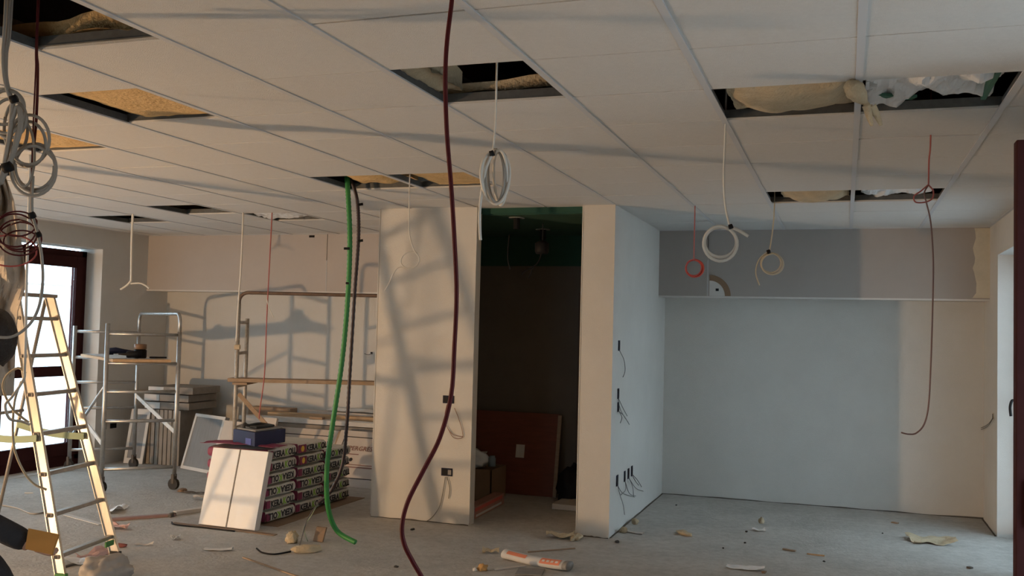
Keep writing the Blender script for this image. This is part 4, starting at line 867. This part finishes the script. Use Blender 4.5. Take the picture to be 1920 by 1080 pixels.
def band(s0, s1, t0, t1, m, nm):
    b = MB(); b.grid(lambda q, t: a + d_*(s0+(s1-s0)*q) - ZV*(.012*math.sin(PI*(s0+(s1-s0)*q))+.008) + sd_*math.cos(t0+(t1-t0)*t)*.0545 + ZV*math.sin(t0+(t1-t0)*t)*.0345, 10, 6); b.build(nm, m, e, True)
band(.08, .38, .55, 1.3, orange_p, 'orange_print'); band(.60, .90, .2, 1.5, orange_p, 'orange_print')
for k in range(4): band(.63+.066*k, .67+.066*k, .6, 1.0, paper_w, 'white_print')
b = MB(); q = atZ(1008, 1074, .004); b.obox(q + Vector((-.12, -.12, 0)), (.17, .05, 0), (-.03, .17, 0), (0, 0, .008)); tag(b.build('tile_offcut', grey_c), 'grey tile offcut under the rolled paper bag', 'tile')
stick('wood_strip', 990, 1035, 1078, 1028, .015, .008, pine_d, 'thin dark stick behind the rolled paper bag')
scrap('paper_scrap', 920, 1037, .12, .06, .4, glasswool_p, 'small cream scrap left of the rolled paper bag', curl=.04, sd=2)
lump('rubble_lump', atZ(905, 1070, 0), (.045, .04, .04), M('orange_foam', (.50, .30, .12), .9), 'orange-brown foam lump at the bottom edge of the floor', 'lump', 3)
lump('plaster_crumb', atZ(890, 1071, 0), (.025, .02, .02), paper_w, 'white plaster crumb beside the orange foam lump', 'crumb', 4, 2)
stick('wood_strip', 928, 1068, 985, 1061, .03, .006, carton_w, 'pale flat strip near the bottom edge of the floor')
lump('insulation_scrap', atZ(1080, 1012, 0), (.13, .06, .04), glasswool_p, 'pale wool tuft at the foot of the divider wall', 'insulation', 6)
scrap('paper_scrap', 1050, 1009, .22, .12, .3, glasswool_p, 'yellowish wool scrap just left of the divider wall foot', curl=.05, sd=3)
lump('plaster_crumb', atZ(1170, 999, 0), (.045, .035, .045), glasswool_p, 'cream crumb nearest the divider wall corner', 'crumb', 7, 2)
lump('plaster_crumb', atZ(1191, 983, 0), (.045, .035, .045), glasswool_p, 'cream crumb further back along the divider wall', 'crumb', 8, 2)
scrap('paper_scrap', 1190, 1000, .15, .05, -.4, carton_w, 'flat beige shaving beside the cream crumbs', curl=.01, sd=14)
lump('insulation_scrap', atZ(1282, 1002, 0), (.13, .06, .025), glasswool_p, 'flat cream scrap in the middle of the right bay floor', 'scrap', 9)
lump('plaster_crumb', atZ(1427, 982, 0), (.035, .03, .05), glasswool_p, 'single cream crumb standing in the right bay', 'crumb', 10, 2)
scrap('paper_scrap', 1422, 996, .11, .05, .2, paper_w, 'small white scrap near the single crumb', curl=.02, sd=5)
lump('black_bit', atZ(1400, 998, 0), (.03, .015, .012), rubber, 'black bit left of the small white scrap', 'scrap', 11, 2)
lump('black_bit', atZ(1157, 1018, 0), (.025, .02, .02), rubber, 'dark bit by the divider wall corner', 'scrap', 12, 2)
scrap('cloth_scrap', 1746, 1016, .34, .26, .2, glasswool_p, 'large cream crumpled scrap on the floor before the right window', curl=.035, sd=6, nu=16, nv=12, jag=.3)
scrap('plastic_wrapper', 1398, 1068, .26, .07, .05, poly_w, 'clear wrapper lying at the bottom of the right bay', curl=.02, sd=7)
lump('black_bit', atZ(1432, 1075, 0), (.035, .02, .014), carton, 'brown bit at the end of the clear wrapper', 'scrap', 13, 2)
stick('wood_strip', 1468, 1029, 1492, 1033, .02, .01, pine_d, 'short brown splinter in the right bay')
stick('wood_strip', 1513, 1038, 1546, 1042, .014, .008, pine, 'pale splinter right of the brown splinter')
stick('wood_strip', 1672, 979, 1684, 981, .03, .01, pine_d, 'tiny brown splinter before the right back wall')
stick('wood_strip', 1815, 1063, 1822, 1065, .03, .012, dirt, 'tiny dark chip before the right window')
for k, (u, v, lab) in enumerate(((1268, 948, 'dark speck in the back corner of the right bay'), (1356, 1029, 'dark speck left of the right bay centre'), (1397, 1019, 'dark speck below the black bit'), (1655, 1001, 'dark speck left of the large cream scrap'), (1545, 1054, 'dark speck under the pale splinter'))):
    lump('grit', atZ(u, v, 0), (.010, .008, .007), rubber, lab, 'grit', 20+k, 1)
# left and centre floor
lump('insulation_scrap', atZ(547, 1018, 0), (.06, .06, .075), glasswool_p, 'upright cream wool tuft in front of the cement bags', 'insulation', 14)
lump('insulation_scrap', atZ(574, 1036, 0), (.15, .055, .05), glasswool_p, 'long cream wool roll in front of the cement bags', 'insulation', 15, amp=.2)
b = MB(); q = atZ(597, 1016, .003); b.obox(q + Vector((-.05, 0, 0)), (.085, 0, 0), (0, .02, 0), (0, .05, .10)); tag(b.build('wood_block', carton, bevel=.004), 'upright brown wood block behind the cream wool roll', 'wood block')
cable('cable_offcut', [atZ(481, 1028, .02), atZ(492, 1036, .008), atZ(515, 1039, .006), atZ(545, 1034, .006)], .006, black_p, 'short black cable offcut left of the cream wool roll')
stick('wood_strip', 456, 1045, 570, 1085, .014, .008, pine_d, 'long thin stick at the bottom of the floor')
scrap('paper_scrap', 410, 1032, .20, .06, .35, paper_w, 'white paper slip on the floor below the wrapped pack', curl=.015, sd=8)
scrap('paper_scrap', 330, 1011, .07, .06, .8, paper_w, 'small curled white paper right of the ladder', curl=.03, sd=9)
scrap('paper_scrap', 270, 1023, .13, .03, .5, carton_w, 'thin paper strip right of the ladder foot', curl=.015, sd=10)
stick('wood_strip', 205, 974, 328, 965, .05, .02, M('reddish_batten', (.36, .22, .19), .8, var=.2, vs=9), 'reddish batten lying between ladder and wrapped pack')
stick('wood_strip', 328, 962, 378, 955, .05, .03, carton_w, 'pale batten end near the wrapped pack')
lump('rubble_lump', atZ(322, 968, 0), (.09, .04, .025), dirt, 'dark wrapper lump at the end of the reddish batten', 'lump', 16)
scrap('plastic_wrapper', 214, 958, .14, .28, .3, poly_w, 'translucent film scrap behind the right ladder rail', curl=.04, sd=11)
stick('paper_strip', 124, 965, 190, 983, .05, .004, paper_w, 'long white paper strip under the ladder rungs', 'paper')
scrap('paper_scrap', 222, 991, .22, .07, -.25, M('red_white_paper', (.62, .40, .37), .8, var=.3, vs=12), 'red and white torn strip right of the ladder rail', curl=.05, sd=12)
lump('black_bit', atZ(228, 1026, 0), (.06, .03, .025), M('dull_red_bit', (.22, .07, .06), .8), 'dull red bit beside the right ladder foot', 'scrap', 17, 2)
stick('wood_strip', 120, 1063, 182, 1046, .02, .012, dirt, 'dark splinter under the lowest ladder rung')
lump('paper_bag', atZ(196, 1090, 0), (.17, .13, .10), M('dull_beige_paper', (.40, .36, .32), .9, var=.1, vs=9), 'crumpled beige paper bag at the foot of the ladder', 'bag', 18, 4, amp=.2)
scrap('plastic_wrapper', 150, 1056, .26, .14, .5, poly_w, 'white crumpled wrapper left of the beige paper bag', curl=.05, sd=13, nu=14, nv=10)
scrap('paper_scrap', 182, 1046, .10, .26, -.5, M('red_white_paper', (.62, .40, .37), .8, var=.3, vs=12), 'red printed wrapper strip over the beige paper bag', curl=.06, sd=15)
stick('twig', 46, 924, 62, 924, .012, .008, paper_w, 'tiny white stick behind the left ladder rail', 'stick')
cable('floor_cable', [atZ(-10, 945, .008), atZ(30, 952, .008), atZ(60, 963, .008), atZ(85, 960, .008)], .007, wire_gr, 'grey cable lying on the floor at the left edge')
cable('floor_cable', [atZ(322, 979, .006), atZ(330, 984, .006), atZ(380, 989, .006), atZ(440, 996, .006)], .006, black_p, 'thin black cable lying before the wrapped pack')
lump('black_bit', atZ(773, 994, 0), (.035, .02, .012), rubber, 'black bit at the foot of the partition', 'scrap', 18, 2)
lump('black_bit', atZ(743, 1064, 0), (.03, .02, .012), rubber, 'black bit left of the dark red conduit low down', 'scrap', 19, 2)
lump('rubble_lump', atZ(342, 921, 0), (.11, .06, .02), carton, 'brown scrap under the near scaffold wheel', 'scrap', 21)
scrap('cardboard_scrap', 365, 926, .2, .05, .1, dirt, 'dark flat scrap right of the scaffold wheel', curl=.02, sd=16)
scrap('paper_scrap', 395, 937, .30, .10, .35, carton_w, 'pale cardboard sheet beside the wrapped pack', curl=.04, sd=17)

# ------------------------------------------------------------------ person walking in at the left edge
def skin(name, verts, edges, rad, m, parent, root=0, sub=2, roots=()):
    me = bpy.data.meshes.new(name); me.from_pydata([tuple(v) for v in verts], edges, []); me.materials.append(m)
    o = bpy.data.objects.new(name, me); COL.objects.link(o)
    if parent: o.parent = parent
    md = o.modifiers.new('skin', 'SKIN'); md.use_smooth_shade = True
    for k, r in enumerate(rad):
        sv = me.skin_vertices[0].data[k]; sv.radius = (r, r) if not isinstance(r, tuple) else r; sv.use_root = (k == root or k in roots)
    s_ = o.modifiers.new('sub', 'SUBSURF'); s_.levels = sub; s_.render_levels = sub
    return o
hc = atD(-16, 642, 4.0)                        # head centre
FWD, LAT = CR, CF                              # walks towards the right of the picture; LAT points away from the camera
pb = Vector((hc.x, hc.y, 0)) - FWD*.30
def pp_(f, l, z): return pb + FWD*f + LAT*l + ZV*z
hand = atD(62, 1022, 3.82); elbow = pp_(.06, -.27, 1.02)
V = [pp_(.0, 0, .95), pp_(.01, 0, 1.12), pp_(.05, 0, 1.28), pp_(.10, 0, 1.38), hc - FWD*.09 - ZV*.115, hc - ZV*.035, hc + ZV*.035,
     pp_(.08, -.18, 1.34), elbow, hand - (hand-elbow).normalized()*.07, hand,
     pp_(.08, .18, 1.34), pp_(-.06, .24, 1.08), pp_(.06, .22, .85), pp_(.09, .21, .78),
     pp_(.02, -.09, .90), pp_(.44, -.10, .56), pp_(.40, -.10, .12), pp_(.56, -.11, .05),
     pp_(-.02, .09, .90), pp_(-.06, .10, .50), pp_(-.36, .10, .15), pp_(-.26, .10, .05)]
E_ = [(0,1),(1,2),(2,3),(3,4),(4,5),(5,6),(3,7),(7,8),(8,9),(9,10),(3,11),(11,12),(12,13),(13,14),(0,15),(15,16),(16,17),(17,18),(0,19),(19,20),(20,21),(21,22)]
Rd = [.12, .11, .12, .075, .05, .078, .072, .05, .04, .03, .038, .05, .04, .03, .036, .085, .058, .042, .035, .085, .058, .042, .035]
hd = (hand-elbow).normalized(); fr_ = []
n0 = len(V); roots = []
for k in range(4):                              # four fingers curled round the card, and a thumb
    b0 = hand + LAT*(-.03+.02*k) + hd*.02; ln = [.030, .034, .032, .026][k]; roots.append(len(V))
    V += [b0, b0 + hd*ln + FWD*.012, b0 + hd*(ln+.012) + FWD*.03 - ZV*.004, b0 + hd*ln*.6 + FWD*.04]; Rd += [.0095, .009, .0085, .007]
    q = len(V)-4; E_ += [(q, q+1), (q+1, q+2), (q+2, q+3)]
roots.append(len(V)); b0 = hand - LAT*.03 - hd*.01 + FWD*.01; V += [b0, b0 + FWD*.03 + hd*.02 - LAT*.008, b0 + FWD*.045 + hd*.045]; Rd += [.011, .0095, .008]; q = len(V)-3; E_ += [(q, q+1), (q+1, q+2)]
person = skin('person', V, E_, Rd, skin_m, None, roots=roots)
tag(person, 'person in dark work clothes stepping in at the left edge holding an ochre card', 'person')
jk = [0,1,2,3,7,8,9,11,12,13]; mp = {a: k for k, a in enumerate(jk)}
skin('jacket', [V[a] for a in jk[:6]] + [V[9] + (V[9]-V[8])*.12] + [V[a] for a in jk[7:]], [(mp[a], mp[b_]) for a, b_ in E_[:22] if a in mp and b_ in mp], [.145, .14, .15, .09, .07, .06, .047, .07, .06, .047], cloth_d, person)
tk = [1,0,15,16,17,19,20,21]; mp = {a: k for k, a in enumerate(tk)}
skin('trousers', [V[a] for a in tk], [(mp[a], mp[b_]) for a, b_ in E_[:22] if a in mp and b_ in mp], [.11, .135, .11, .08, .065, .11, .08, .065], cloth_t, person)
for a_, b_ in ((17, 18), (21, 22)): skin('boot', [V[a_], V[a_]*.5+V[b_]*.5 - ZV*.02, V[b_]], [(0, 1), (1, 2)], [.058, .055, .045], rubber, person)
bm = bmesh.new(); bmesh.ops.create_icosphere(bm, subdivisions=4, radius=1)
for v in bm.verts:
    d = 1 + .07*nz(v.co*3, 1, 4); v.co = Vector((v.co.x*.115*d, v.co.y*.104*d, v.co.z*.135*d)) + Vector((-.02, 0, .012))
bmesh.ops.delete(bm, geom=[v for v in bm.verts if v.co.x > .05 and v.co.z < .06 or v.co.z < -.10], context='VERTS')
me = bpy.data.meshes.new('hair'); bm.to_mesh(me); bm.free(); me.materials.append(hair_m); me.polygons.foreach_set('use_smooth', [True]*len(me.polygons))
ho = bpy.data.objects.new('hair', me); COL.objects.link(ho); ho.parent = person; ho.location = hc + ZV*.0; ho.rotation_euler[2] = math.atan2(LAT.y, LAT.x)
def face(name, f, l, z, s, m):
    bm = bmesh.new(); bmesh.ops.create_icosphere(bm, subdivisions=2, radius=1); me = bpy.data.meshes.new(name); 
    for v in bm.verts: v.co = Vector((v.co.x*s[0], v.co.y*s[1], v.co.z*s[2]))
    bm.to_mesh(me); bm.free(); me.materials.append(m); me.polygons.foreach_set('use_smooth', [True]*len(me.polygons))
    o = bpy.data.objects.new(name, me); COL.objects.link(o); o.parent = person; o.location = hc + LAT*f - FWD*l + ZV*z; o.rotation_euler[2] = math.atan2(LAT.y, LAT.x)
face('nose', .092, 0, -.015, (.02, .012, .02), skin_m); face('mouth', .082, 0, -.06, (.008, .024, .006), M('lips', (.35, .15, .13), .5))
for s_ in (-1, 1): face('eye', .08, .032*s_, .012, (.010, .014, .008), M('eye_dark', (.05, .04, .04), .2)); face('ear', -.005, .078*s_, -.01, (.022, .012, .032), skin_m)
# ochre card in the hand
q = [atD(56, 992, 3.80), atD(112, 1003, 3.78), atD(99, 1041, 3.74), atD(50, 1030, 3.76)]
b = MB(); b.grid(lambda u, t: q[0].lerp(q[1], u).lerp(q[3].lerp(q[2], u), t), 2, 2, thick=.012); tag(b.build('ochre_card', ochre), 'ochre cardboard piece in the hand of the person', 'cardboard')
